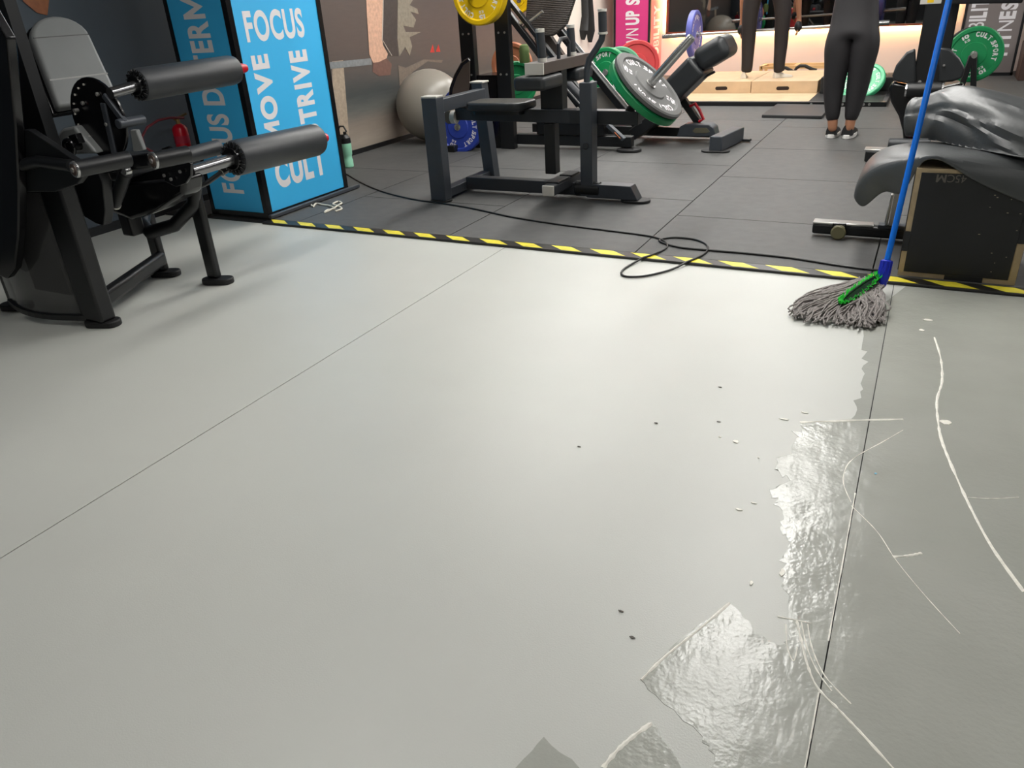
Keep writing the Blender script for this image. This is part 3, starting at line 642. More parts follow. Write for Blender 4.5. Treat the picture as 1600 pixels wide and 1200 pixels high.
# green shaker bottle on floor behind
sbp = atY(820, 98, 6.95)
tag(part('canister', MB().lathe((sbp.x, sbp.y, sbp.z), (0, 0, 1), [(0, .045), (.02, .05), (.04, .046), (.06, .05), (.08, .046), (.10, .05), (.12, .046), (.15, .04), (.16, .02)], 24), mat('olive_green', (92, 112, 66), .5), smooth=True), 'olive green ribbed canister behind the thigh pad grip', 'canister')

# ------------------------------------------------------------------ pink pillar, bands, second extinguisher
PK = mat('magenta_vinyl', (206, 58, 124), .5, 0, .02, 3)
a = atY(961, 50, 12.4).x; b = atY(1016, 50, 12.4).x
pp = thing('pillar', 'magenta pillar with pale lettering beside the mirror wall', 'pillar', ((a+b)/2, 12.6, .012))
part('front_panel', MB().span((a, 12.4, .012), (b-.02, 12.43, ZC-.01)), PK, pp)
part('edge_trim', MB().span((a-.02, 12.39, .012), (a+.01, 12.45, ZC-.01)).span((b-.035, 12.39, .012), (b+.0, 12.43, ZC-.01)), BLK, pp)
part('side_panel', MB().span((b-.03, 12.43, .012), (b, 12.99, ZC-.01)), mat('led_washed_vinyl', (222, 120, 128), .5), pp)  # pillar pink paled in the colour itself to show the LED wash
lt = MB(); px = lambda x, y: atY(x, y, 12.395)
x0, x1 = px(977, 40).x, px(999, 40).x; zb0 = px(990, 72).z
put_text(lt, 'OWN UP', (x1, 12.396, zb0-.16), (0, 0, 1), (-1, 0, 0), px(985, 17).z-zb0+.16, x1-x0, .03)
put_text(lt, 'STRONG', (x1, 12.396, px(985, 8).z), (0, 0, 1), (-1, 0, 0), .75, x1-x0, .03)
XX = b+.001; put_text(lt, 'MOBILITY', (XX, 12.86, atX(1022, 108, XX).z), (0, 0, 1), (0, -1, 0), atX(1022, 8, XX).z-atX(1022, 108, XX).z, .3, .03)
part('lettering', lt, WHT, pp)
ec = V(atY(991, 90, 12.325)); part('wall_hook', MB().span((ec.x-.02, 12.33, ec.z+.06), (ec.x+.02, 12.40, ec.z+.10)), BLK, pp); ex = [ec+V(v_) for v_ in ((0, 0, .2), (-.06, -.02, .22), (-.12, -.02, .14), (-.14, -.02, 0), (-.13, -.02, -.12))]
extinguisher(ec, .06, .17, 'small red fire extinguisher in front of the magenta pillar', ex)
bands = MB()
for (x0_, x1_, y0_, y1_) in ((913, 911, -30, 62), (919, 922, -30, 66)):
    tag(part('resistance_band', MB().tube([atX(x0_, y0_, XL+.06), atX((x0_+x1_)/2+2, 25, XL+.05), atX(x1_, 48, XL+.05), atX(x1_, y1_, XL+.04)], [.05, .06, .08, .03], 10, flat=.35), RUB, smooth=True), 'dark resistance band hanging on the cream wall, %s of two' % ('nearer' if x0_ == 913 else 'farther'), 'resistance band', 'resistance bands on the cream wall')

# ------------------------------------------------------------------ mirror + led strips
zm = atY(1200, 48, 12.9).z; xm0 = atY(1041, 30, 12.9).x; xm1 = atY(1481, 30, 12.9).x
MIR = mat('mirror_glass', (150, 150, 150), .02, 1)
mr = thing('wall_mirror', 'wide wall mirror with a thin copper bottom frame and glowing edge', 'mirror', ((xm0+xm1)/2, 12.93, zm))
part('glass', MB().span((xm0+.02, 12.90, zm+.03), (xm1-.02, 12.93, 2.5)), MIR, mr)
part('frame', MB().span((xm0, 12.89, zm), (xm1, 12.95, zm+.03)).span((xm0, 12.89, zm), (xm0+.03, 12.95, 2.5)).span((xm1-.03, 12.89, zm), (xm1, 12.95, 2.5)), mat('copper_wood', (120, 62, 40), .4), mr)
LED = mat('led_warm', (255, 205, 140), .5, emit=72)
part('led_strip', MB().span((xm0+.05, 12.955, zm+.0), (xm1-.05, 12.98, zm+.02)).span((xm0+.0, 12.955, zm+.05), (xm0+.02, 12.98, 2.4)).span((xm1-.02, 12.955, zm+.05), (xm1, 12.98, 2.4)), LED, mr, label='warm glowing light strip behind the frame')

# ------------------------------------------------------------------ lifting platform and boxes
OAK = mat('birch_ply', (206, 178, 144), .5, 0, .08, 6)
plt_ = thing('lifting_platform', 'low lifting platform with a pale wood centre and black rubber sides', 'platform', (-1.5, 10, .012))
PF = 9.42; x0, x1 = atZ(1015, 164, .05).x, atZ(1383, 166, .05).x; xw = atZ(1262, 160, .05).x
part('black_frame', MB().span((x0, PF, .012), (x1, PF+.05, .06)).span((x1-.05, PF+.05, .012), (x1, 12.2, .06)), BLK, plt_, bevel=.004)
part('wood_deck', MB().span((x0, PF+.05, .012), (xw, 12.2, .055)), OAK, plt_)
part('rubber_deck', MB().span((xw+.002, PF+.05, .012), (x1-.05, 12.2, .055)), RUB, plt_)
for x in (1265+2, 1316, 1349, 1358): p = atY(x, 165, PF-.003); part('bolt_head', MB().cyl((p.x, PF-.004, .036), (p.x, PF, .036), .014, 10), STL, plt_)
bzt = .055; zt_ = atY(1175, 127, 10.25).z; by0 = 10.25
xL = atY(1060, 128, by0).x; xs_ = atY(1174, 128, by0).x; xR_ = atY(1279, 128, by0).x; yb_ = atZ(1175, 111, zt_).y
for i, (xa_, xb2, sl, lb) in enumerate(((xL, xs_, 1127, 'pale wooden step box on the left under the person in black trousers'), (xs_, xR_, 1223, 'pale wooden step box on the right under the person in black trousers'))):
    t = thing('step_box', lb, 'step box', ((xa_+xb2)/2, by0, bzt), 'wooden step boxes on the platform')
    part('box_body', MB().span((xa_+.004, by0, bzt), (xb2-.004, yb_, zt_)), OAK, t, bevel=.004)
    c = atY(sl, 138, by0); hw_ = .075; r_ = .022; pts = []
    for k in range(16):
        an = 2*PI*k/16; pts.append(V((c.x+(hw_-r_)*(1 if math.cos(an) > 0 else -1)+r_*math.cos(an), by0-.002, c.z+r_*math.sin(an))))
    part('hand_slot', MB().prism(pts, (0, .004, 0)), mat('slot_dark', (40, 28, 24), .8), t)
# open wooden crate frame behind
cf = thing('wooden_frame', 'open wooden box frame lying behind the step boxes', 'wooden frame', (-1.5, 11.9, .055))
c0, c1 = atY(1192, 110, 11.9), atY(1297, 110, 11.9)
zf = atY(1240, 99, 12.1).z
fm = MB(); X0, X1 = c0.x, c1.x
for z in (.09, zf-.02): fm.beam((X0, 11.75, z), (X1, 11.75, z), .04, .04).beam((X0, 12.15, z), (X1, 12.15, z), .04, .04)
for x in (X0, (X0+X1)/2, X1): fm.beam((x, 11.75, zf-.02), (x, 12.15, zf-.02), .05, .04)
for x in (X0, X1): fm.beam((x, 11.75, .055), (x, 11.75, zf), .04).beam((x, 12.15, .055), (x, 12.15, zf), .04)
part('timber_frame', fm, mat('warm_pine', (214, 176, 124), .5, 0, .1, 8), cf)
kp = [atY(x, y, 11.6) for x, y in ((1215, 106), (1228, 106), (1240, 112), (1245, 106), (1250, 103), (1258, 103), (1268, 108), (1276, 110))]
tag(part('rubber_tube', MB().tube(kp, .022, 10), RUB, smooth=True), 'black curved rubber tube lying behind the wooden step boxes', 'rubber tube')
# black soft box and leaning plates right of boxes
c = atY(1290, 150, 10.0)
tag(part('foam_block', MB().span((atY(1280, 140, 10.2).x+.005, 10.2, .055), (atY(1312, 140, 10.2).x, 10.75, atY(1290, 121, 10.2).z)), RUB, bevel=.01), 'black foam block at the right end of the wooden step boxes', 'foam block')
gx = atY(1384, 120, 10.4)
tag(part('foam_block', MB().span((atY(1335, 120, 10.4).x, 10.4, .055), (gx.x+.1, 10.8, atY(1380, 121, 10.4).z)), RUB, bevel=.01), 'black foam block supporting the tilted green plate', 'foam block')
gpc = atY(1346, 128, 10.2)
make_plate('tilted green bumper plate leaning on a block behind the woman in leggings', mat('plate_bright_green', (66, 176, 122), .4), gpc, (-.25, -.8, .9), .255, .055, None, num='10', spin=1.2, hub=PG)
# small rubber pad on mats
q = [atZ(x, y, .012) for x, y in ((1190, 184), (1284, 186), (1300, 168), (1214, 166))]
tag(part('rubber_pad', MB().prism(q, (0, 0, .03)), mat('pad_dark', (46, 46, 48), .55), bevel=.006), 'small thick black rubber pad on the floor in front of the platform', 'rubber pad')

# ------------------------------------------------------------------ people
def skin_mesh(name, pts, edges, root, mt, parent, sub=2, label=None):
    me = bpy.data.meshes.new(name); me.from_pydata([tuple(V(p[0])) for p in pts], edges, [])
    o = bpy.data.objects.new(name, me); col.objects.link(o)
    bm = bmesh.new(); bm.from_mesh(me); ly = bm.verts.layers.skin.verify(); bm.verts.ensure_lookup_table()
    for i, p in enumerate(pts):
        r = p[1]; bm.verts[i][ly].radius = (r, r) if not isinstance(r, tuple) else r; bm.verts[i][ly].use_root = (i == root)
    bm.to_mesh(me); bm.free()
    mo = o.modifiers.new('skin', 'SKIN'); mo.use_smooth_shade = True; mo.branch_smoothing = .4
    s2 = o.modifiers.new('sub', 'SUBSURF'); s2.levels = s2.render_levels = sub
    dg = bpy.context.evaluated_depsgraph_get(); dg.update(); m2 = bpy.data.meshes.new_from_object(o.evaluated_get(dg))
    bpy.data.objects.remove(o); m2.name = name
    m2.materials.clear()
    ob = link(name, m2, mt, parent, smooth=True, label=label); 
    return ob
SKIN = mat('skin_brown', (170, 120, 92), .55); LEG = mat('black_leggings', (40, 38, 40), .65, 0, .05, 6); HAIR = mat('black_hair', (24, 20, 18), .5)
def px_r(w_px, P): return w_px/2/ppm(P)
YW = 7.42
def J(x, y, w_, Y=YW): P = atY(x, y, Y); return (P, px_r(w_, P))
W = thing('person', 'person in tight black leggings and black trainers standing with their back turned', 'person', (-.63, YW, .012))
# legs + hips from the photo silhouette
l_leg = [(1301, 207, 16), (1301, 192, 15), (1301, 175, 20), (1302, 150, 27), (1303, 130, 31), (1306, 112, 33), (1309, 92, 39), (1311, 72, 44), (1314, 52, 48)]
r_leg = [(1327, 207, 16), (1328, 192, 15), (1332, 175, 20), (1337, 150, 28), (1341, 130, 32), (1344, 112, 34), (1347, 92, 40), (1351, 72, 45), (1353, 52, 50)]
def body(l_leg, r_leg, Y, hipz, extra):
    pts = []; ed = []
    def chain(lst, Yf):
        ids = []
        for i, (x, y, w_) in enumerate(lst): P = atY(x, y, Yf(i)); pts.append((P, px_r(w_, P))); ids.append(len(pts)-1)
        for a_, b_ in zip(ids, ids[1:]): ed.append((a_, b_))
        return ids
    A = chain(l_leg, lambda i: Y+.01*(i in (3, 4))); B = chain(r_leg, lambda i: Y+.01*(i in (3, 4)))
    return pts, ed, A, B
def full(l_leg, r_leg, Y, hips, scale, arms=None, wide=0.):
    pts, ed, A, B = body(l_leg, r_leg, Y, 0, None)
    h = V(hips); s = scale
    root = len(pts); pts.append((h, ((.190+wide*.6)*s, .135*s))); ed += [(A[-1], root), (B[-1], root)]
    tor = [((0, 0, .12), (.155+wide, .11)), ((0, 0, .26), (.135+wide*.6, .10)), ((0, .0, .40), (.155, .11)), ((0, 0, .50), (.14, .09)), ((0, 0, .57), (.055, .055)), ((0, -.01, .64), (.052, .055)), ((0, .01, .72), (.075, .09)), ((0, .0, .80), (.075, .095)), ((0, 0, .86), (.045, .06))]
    pr = root; ids = [root]
    for (o_, r_) in tor:
        pts.append((h+V(o_)*s, (r_[0]*s, r_[1]*s))); ed.append((pr, len(pts)-1)); pr = len(pts)-1; ids.append(pr)
    sh = ids[4]
    hands = []
    for k, sd in enumerate((-1, 1)):
        an = arms[k] if arms else [((sd*.17, 0, .48), .05), ((sd*.22, 0, .36), .045), ((sd*.25, .02, .18), .038), ((sd*.255, -.03, .06), .033), ((sd*.25, -.07, -.04), .026), ((sd*.25, -.09, -.10), (.02, .038)), ((sd*.25, -.10, -.14), (.018, .036))]
        pr = sh
        for (o_, r_) in an:
            P = h+V(o_)*s if not isinstance(o_, V) else o_
            r2 = tuple(c*s for c in r_) if isinstance(r_, tuple) else r_*s
            pts.append((P, r2)); ed.append((pr, len(pts)-1)); pr = len(pts)-1
        hands.append((P, sd, pr))
    # fingers
    for P, sd, pr in hands:
        for f in range(4):
            b0_ = P+V((0, (-.027+.018*f)*s, -.0))
            q_ = pr
            for k, dz in enumerate((-.035, -.062, -.082)):
                pts.append((b0_+V((-sd*.008*k*s, 0, (dz+(.008 if f in (0, 3) else 0))*s)), .0085*s)); ed.append((q_, len(pts)-1)); q_ = len(pts)-1
    return pts, ed, root, A, B
hipW = atY(1335, 22, YW)
def bent(sd): return [((sd*.17, 0, .48), .05), ((sd*.20, .0, .36), .045), ((sd*.20, .03, .24), .038), ((sd*.17, .14, .21), .033), ((sd*.12, .24, .22), .026), ((sd*.09, .29, .23), (.02, .036)), ((sd*.07, .33, .22), (.018, .034))]
pts, ed, root, A, B = full(l_leg, r_leg, YW, hipW, .92, [bent(-1), bent(1)], .05)
wb = skin_mesh('body', pts, ed, root, SKIN, W)
def clothe(name, pts, ed, keep, root, grow, mt, parent, label=None):
    idx = {o: i for i, o in enumerate(keep)}; p2 = []
    for i in keep:
        r = pts[i][1]; r = tuple(c+grow for c in r) if isinstance(r, tuple) else r+grow; p2.append((pts[i][0], r))
    e2 = [(idx[a_], idx[b_]) for a_, b_ in ed if a_ in idx and b_ in idx]
    return skin_mesh(name, p2, e2, idx[root], mt, parent, 2, label)
nl = len(l_leg)
keep = A[1:]+B[1:]+[root, root+1, root+2]
clothe('leggings', pts, ed, keep, root, .012, LEG, W, 'black leggings')
keepT = [root+i for i in (1, 2, 3, 4)]+[root+10, root+11, root+12, root+17, root+18, root+19]
clothe('top', pts, ed, keepT, root+1, .006, mat('dark_green_top', (30, 33, 30), .75), W, 'dark green top')
hd_ = pts[root+8][0]
part('hair', MB().sphere(hd_+V((0, -.025, .02)), .105, 24, (.88, 1, 1.1)).tube([hd_+V((0, -.12, .04)), hd_+V((0, -.16, -.02)), hd_+V((0, -.14, -.14)), hd_+V((0, -.12, -.26))], [.03, .04, .035, .008], 10), HAIR, W, smooth=True)
def face(hd, fy, s, parent, mt):
    """fy = +1 when the face looks towards +Y"""
    part('nose', MB().tube([hd+V((0, fy*.085*s, .0)), hd+V((0, fy*.110*s, -.03*s)), hd+V((0, fy*.085*s, -.04*s))], [.008, .013, .008], 8), mt, parent, smooth=True)
    for sx in (-1, 1):
        part('eye', MB().sphere(hd+V((sx*.03*s, fy*.083*s, .0)), .011, 12), mat('eye', (200, 195, 190), .3), parent, smooth=True)
        part('ear', MB().sphere(hd+V((sx*.08*s, 0, -.01)), .028, 12, (.35, .7, 1)), mt, parent, smooth=True)
    part('mouth', MB().sphere(hd+V((0, fy*.088*s, -.065*s)), .02, 12, (1, .4, .35)), mat('lips', (140, 70, 66), .5), parent, smooth=True)
face(hd_, 1, 1, W, SKIN)
def shoe(c, ang, parent, s=1., sole=True, mt=None, nm='shoe'):
    c = V(c); R_ = Matrix.Rotation(ang, 3, 'Z')
    prof = [(-.055, .036, .075), (-.03, .038, .078), (.02, .036, .07), (.07, .040, .05), (.12, .045, .036), (.165, .040, .026), (.19, .024, .018)]
    mb = MB(); n = 14; o = 0
    for (y, wx, h) in prof:
        for j in range(n):
            a_ = 2*PI*j/n; z = max(-.0, math.sin(a_))*h*1.0 + .022
            mb.v.append(c+R_ @ V((math.cos(a_)*wx*s, y*s, (z if sole else z-.02)*s)))
    for i in range(len(prof)-1):
        for j in range(n): a_ = i*n+j; b_ = i*n+(j+1) % n; mb.f.append((a_, b_, b_+n, a_+n))
    mb.f.append(tuple(reversed(range(n)))); k = (len(prof)-1)*n; mb.f.append(tuple(range(k, k+n)))
    so = part(nm, mb, mt or RUB, parent, smooth=True)
    if sole:
        pts2 = [c+R_ @ V((math.cos(2*PI*i/20)*.046*s, (.065+math.sin(2*PI*i/20)*.135)*s, 0)) for i in range(20)]
        part('sole', MB().prism(pts2, (0, 0, .026*s)), mat('sole_white', (225, 222, 218), .5), so, bevel=.004, label='white sole')
sl_, sr_ = atZ(1299, 214, .012), atZ(1324, 215, .012)
shoe(sl_, .0, W, 1.28); shoe(sr_, -.06, W, 1.28)
# person on the boxes
YH = 10.62
Hn = thing('person', 'person in loose black trousers and white socks holding a barbell on the wooden boxes', 'person', (-1.93, YH, zt_))
l_leg = [(1166, 114, 9), (1167, 108, 10), (1168, 92, 11), (1169, 75, 13), (1170, 55, 15), (1171, 35, 17), (1173, 15, 19), (1177, -8, 23), (1184, -28, 24)]
r_leg = [(1218, 114, 9), (1217, 108, 10), (1218, 92, 11), (1220, 75, 13), (1221, 55, 15), (1223, 35, 17), (1224, 15, 19), (1221, -8, 23), (1214, -28, 24)]
hipM = atY(1200, -45, YH)
barP0, barP1 = atY(1035, 57, YH+.22), atY(1390, 35, YH+.22)
def onbar(px): t = (px-1035)/(355.); return barP0+(barP1-barP0)*t
hl, hr = onbar(1169), onbar(1258)
def armto(hd_p, sd):
    S0 = hipM+V((sd*.19, 0, .47)); E = (S0+hd_p)/2+V((sd*.05, -.02, 0)); wr = hd_p+V((0, -.01, .11))
    return [(S0, .055), ((S0+E)/2, .05), (E, .042), ((E+wr)/2, .04), (wr, .028), (hd_p+V((0, -.02, .05)), (.022, .04)), (hd_p+V((0, -.035, .0)), (.018, .036))]
pts, ed, root, A, B = full(l_leg, r_leg, YH, hipM, 1.0, [armto(hl, -1), armto(hr, 1)])
hbody = skin_mesh('body', pts, ed, root, SKIN, Hn)
clothe('trousers', pts, ed, A[0:]+B[0:]+[root, root+1], root, .034, mat('black_trousers', (40, 34, 33), .75, 0, .06, 8), Hn, 'loose black trousers')
clothe('shirt', pts, ed, [root+i for i in (0, 1, 2, 3, 4)]+[root+10, root+11, root+17, root+18], root+1, .018, mat('dark_shirt', (38, 38, 42), .7), Hn)
hd_ = pts[root+8][0]; part('hair', MB().sphere(hd_+V((0, -.02, .02)), .105, 24, (.85, .95, 1.05)), HAIR, Hn, smooth=True); face(hd_, 1, 1, Hn, SKIN)
for P in (hl, hr): part('glove', MB().sphere(P+V((0, -.02, .02)), .062, 16, (.75, .9, 1.05)), RUB, Hn, smooth=True)
SOCK = mat('white_sock', (218, 208, 192), .8)
shoe(V((atZ(1166, 120, zt_).x, YH-.0, zt_+.0)), .1, Hn, 1., False, SOCK, 'sock'); shoe(V((atZ(1218, 120, zt_).x, YH, zt_)), -.9, Hn, 1., False, SOCK, 'sock')
# barbell
bbl = thing('barbell', 'steel barbell held at thigh height by the person on the boxes', 'barbell', (barP0+barP1)/2)
d = (barP1-barP0).normalized()
part('shaft', MB().cyl(barP0+d*.4, barP1-d*.35, .016), STL, bbl, smooth=True)
part('sleeve', MB().cyl(barP0, barP0+d*.52, .027, 20, .003), CHR, bbl, smooth=True); part('sleeve', MB().cyl(barP1-d*.45, barP1, .027, 20, .003), CHR, bbl, smooth=True)
pc_ = barP0+d*.43
make_plate('blue bumper plate on the left end of the held barbell', mat('plate_soft_blue', (86, 92, 168), .5), pc_, d, .29, .08, 'barbell plates', num='20', spin=.3)
make_plate('blue bumper plate on the right end of the held barbell', MATS['plate_soft_blue'], barP1-d*.36, -d, .29, .08, 'barbell plates', num='20', spin=.3)

# ------------------------------------------------------------------ FITNESS pillar
a = atY(1503, 40, 12.45).x; b = atY(1599, 40, 12.45).x
TAU = mat('taupe_vinyl', (122, 114, 112), .5, 0, .02, 3)
fpil = thing('pillar', 'taupe pillar with pale words FITNESS and MOBILITY at the far right', 'pillar', ((a+b)/2, 12.7, .012))
part('front_panel', MB().span((a+.03, 12.45, .05), (b-.03, 12.48, ZC-.01)), TAU, fpil)
part('edge_trim', MB().span((a, 12.44, .012), (a+.03, 12.5, ZC-.01)).span((b-.03, 12.44, .012), (b, 12.5, ZC-.01)).span((a, 12.44, .012), (b, 12.5, .05)), BLK, fpil)
part('core', MB().span((a+.005, 12.48, .012), (b-.005, 12.98, ZC-.01)), BLK, fpil)
q = lambda x, y: atY(x, y, 12.448)
lt = MB(); xa1, xb1 = q(1556, 50).x, q(1582, 50).x; z0, z1 = q(1573, 87).z, q(1580, -12).z
put_text(lt, 'FITNESS', (xb1, 12.449, z0), (0, 0, 1), (-1, 0, 0), z1-z0, xb1-xa1, .03)
xa1, xb1 = q(1514, 30).x, q(1541, 30).x; z0, z1 = q(1530, 78).z, q(1530, -18).z
put_text(lt, 'MOBILITY', (xb1, 12.449, z0), (0, 0, 1), (-1, 0, 0), z1-z0, xb1-xa1, .03)
part('lettering', lt, WHT, fpil)
q0 = atY(1591, 120, 11.8)
tag(part('cabinet', MB().span((q0.x, 11.8, .012), (q0.x+.6, 12.3, atY(1596, 68, 11.8).z)), mat('walnut_dark', (62, 44, 38), .5), bevel=.006), 'dark brown cabinet at the right edge beside the taupe pillar', 'cabinet')

# ------------------------------------------------------------------ right plate stand + green plate
gc = atY(1522, 86, 8.9)
st = thing('plate_stand', 'low black stand holding a green plate at the far right', 'stand', (gc.x, 8.9, .012))
part('stand_frame', MB().beam(V((gc.x-.35, 9.0, .06)), V((gc.x+.12, 9.0, .06)), .12, .09).beam(V((gc.x-.08, 8.85, .06)), V((gc.x-.02, 8.85, gc.z)), .05, .05).beam(V((gc.x+.08, 8.85, .06)), V((gc.x, 8.85, gc.z)), .05, .05), BLK, st, bevel=.008)
part('stand_block', MB().span((gc.x+.0, 8.7, .012), (gc.x+.16, 9.1, .13)), BLK, st, bevel=.008)
part('stand_peg', MB().cyl((gc.x, 8.82, gc.z), (gc.x, 9.2, gc.z), .024), STL, st, smooth=True)
make_plate('green bumper plate with steel hub on the low stand at the far right', PG, gc+V((0, .07, 0)), (-.05, -1, .03), .245, .07, None, num='10', spin=-1.0)
make_plate('dark bumper plate just behind the green plate on the far right stand', RUB, gc+V((-.03, .16, 0)), (-.05, -1, .03), .24, .06, None, word=None)

# ------------------------------------------------------------------ tall black machine at right
TM = thing('cable_machine', 'tall black gym machine column with padded wings behind the blue mop handle', 'gym machine', (-.05, 7.0, .012))
YT = 6.9
def yp(pts, Y, n): return MB().prism([atY(x, y, Y) for x, y in pts], n)
c0, c1 = atY(1427, 120, YT).x, atY(1478, 120, YT).x
part('column', MB().span((c0, YT, atY(1450, 132, YT).z), (c1, YT+.16, 2.4)), BLK, TM, bevel=.008)
part('label_plate', MB().span((atY(1438, 2, YT-.003).x, YT-.004, atY(1455, 6, YT).z), (atY(1471, 2, YT).x, YT, atY(1455, 6, YT).z+.12)), CAPW, TM)
part('label_mark', MB().span((atY(1449, 2, YT).x, YT-.006, atY(1455, 4, YT).z), (atY(1459, 2, YT).x, YT-.004, atY(1455, 4, YT).z+.06)), PY, TM)
part('top_beam', MB().beam(atY(1484, -6, YT-.1), atY(1600, -8, YT-.1), .1, .1), BLK, TM, bevel=.01)
part('side_pad', yp(((1430, 76), (1416, 82), (1400, 102), (1394, 118), (1396, 126), (1412, 130), (1432, 131)), YT-.03, (0, .07, 0)), UPHB, TM, bevel=.015, seg=3)
part('side_pad', yp(((1468, 74), (1484, 76), (1500, 92), (1508, 108), (1504, 122), (1488, 128), (1466, 129)), YT-.03, (0, .07, 0)), UPHB, TM, bevel=.015, seg=3)
part('lower_body', yp(((1395, 128), (1428, 134), (1440, 145), (1505, 130), (1510, 145), (1470, 160), (1440, 210), (1420, 243), (1413, 238), (1410, 205), (1404, 182), (1392, 160), (1388, 138)), YT, (0, .14, 0)), BLKG, TM, bevel=.02, seg=3)
p, q = atY(1417, 141, YT-.05), atY(1471, 140, YT-.05)
pr_ = part('pivot_roller', MB().cyl(p, q, .055, 24, .004), BLK, TM, smooth=True)
dd = (q-p).normalized()
part('steel_ring', MB().cyl(p-dd*.012, p, .05).cyl(q, q+dd*.012, .05), CHR, pr_, smooth=True)
part('pivot_bolts', MB().cyl(atY(1437, 128, YT-.03), atY(1437, 128, YT), .012).cyl(atY(1475, 102, YT-.05), atY(1475, 102, YT), .008), STL, TM)
fo = atZ(1352, 243, .05)
part('base_foot', MB().beam(V((fo.x, fo.y, .055)), V((fo.x+.55, fo.y, .055)), .13, .08), BLK, TM, bevel=.01)
part('foot_cover', MB().beam(V((fo.x-.01, fo.y, .1)), V((fo.x+.2, fo.y, .1)), .12, .012), STL, TM, bevel=.004)
part('foot_roller', MB().cyl(V((fo.x+.14, fo.y+.12, .12)), V((fo.x+.42, fo.y+.12, .12)), .04, 20, .004), FOAM, TM, smooth=True)
part('red_tab', yp(((1417, 222), (1424, 220), (1424, 232), (1417, 232)), YT-.1, (0, .02, 0)), REDP, TM)
part('mast', MB().span((c0+.05, YT+.02, .012), (c1-.02, YT+.12, .6)), BLK, TM)

# ------------------------------------------------------------------ bench base with wheel (partly hidden)
BN = thing('bench', 'adjustable bench base with transport wheel sticking out behind the plyometric box', 'bench', (-.1, 4.45, .012))
e0 = atZ(1270, 356, .05); 
part('base_bar', MB().beam(V((e0.x, e0.y, .055)), V((.25, e0.y+.0, .055)), .07, .055), BLK, BN, bevel=.012, seg=3)
part('cover_plate', MB().beam(V((e0.x+.0, e0.y, .088)), V((e0.x+.30, e0.y, .088)), .075, .014), STL, BN, bevel=.005)
part('cover_plate', MB().beam(V((e0.x+.32, e0.y, .088)), V((e0.x+.46, e0.y, .088)), .06, .02), GRY, BN, bevel=.004)
wc = atY(1311, 357, e0.y-.05)
wf = part('wheel', MB().cyl(V((wc.x-.0, e0.y-.075, .04+.012)), V((wc.x, e0.y-.045, .052)), .038, 28, .006), mat('olive_wheel', (118, 114, 84), .5), BN, smooth=True)
part('wheel_fork', MB().tube([V((wc.x-.03, e0.y-.06, .055)), V((wc.x-.03, e0.y-.06, .095)), V((wc.x+.03, e0.y-.06, .098)), V((wc.x+.035, e0.y-.06, .055))], .006), BLKG, wf, smooth=True)
xb0 = atY(1392, 310, e0.y).x
part('bench_leg', MB().beam(V((xb0, e0.y-.02, .10)), V((xb0+.005, e0.y-.02, .26)), .012, .05).beam(V((xb0+.035, e0.y-.02, .10)), V((xb0+.04, e0.y-.02, .34)), .05, .05), STL, BN, bevel=.004)

# ------------------------------------------------------------------ plyo box
k0, k1 = atZ(1402, 430, .012), atZ(1584, 441, .012)
PBX = thing('plyometric_box', 'black faced plyometric box marked 45CM with bare wood edges', 'plyometric box', ((k0.x+k1.x)/2, 4.1, .012))
bx0, bx1, byf = k0.x, k1.x, k0.y; bz1 = .50; byb = byf+.42
part('box_body', MB().span((bx0, byf+.004, .012), (bx1, byb, bz1)), mat('ply_edge', (176, 156, 122), .6, 0, .12, 20), PBX)
part('front_face', MB().span((bx0+.022, byf, .034), (bx1-.03, byf+.01, bz1-.018)), mat('black_ply', (33, 34, 36), .5, 0, .12, 10), PBX, bevel=.001)
for a_, b_ in (((bx0-.002, byf-.002, .13), (bx0+.022, byf+.01, .22)), ((bx0+.19, byf-.002, .012), (bx0+.34, byf+.01, .036)), ((bx1-.03, byf-.002, .20), (bx1+.002, byf+.01, bz1))): part('finger_joint', MB().span(a_, b_), MATS['black_ply'], PBX)
part('side_face', MB().span((bx0-.004, byf+.03, .03), (bx0, byb-.02, bz1-.02)).span((bx1, byf+.03, .03), (bx1+.004, byb-.02, bz1-.02)), MATS['black_ply'], PBX)
lt = MB(); c = atY(1510, 283, byf-.002); wT = .115
put_text(lt, '45CM', c+V((0, 0, .024)), (-1, 0, 0), (0, 0, -1), wT, .034, .0)
part('lettering', lt, mat('faint_print', (100, 95, 88), .6), PBX)
sp_ = MB(); rr = random.Random(5)
for i in range(14):
    x = rr.uniform(bx0+.28, bx1-.04); z = rr.uniform(.06, .42); sp_.span((x, byf-.0012, z), (x+rr.uniform(.003, .008), byf, z+.003))
part('scuffs', sp_, mat('scuff', (150, 140, 120), .7), PBX)

# ------------------------------------------------------------------ punch bag & draped sheet on the box
LEA = mat('black_leather', (70, 72, 73), .42, 0, .10, 5, .3, 60)
def grid_surface(rows, mt, name, parent, th=.0, sub=2, label=None):
    mb = MB(); n = len(rows[0])
    for r_ in rows: mb.v += [V(p) for p in r_]
    for i in range(len(rows)-1):
        for j in range(n-1): a_ = i*n+j; mb.f.append((a_, a_+1, a_+n+1, a_+n))
    o = part(name, mb, mt, parent, smooth=True, label=label)
    if th: so = o.modifiers.new('solid', 'SOLIDIFY'); so.thickness = th; so.offset = 1
    s_ = o.modifiers.new('sub', 'SUBSURF'); s_.levels = s_.render_levels = sub
    return o
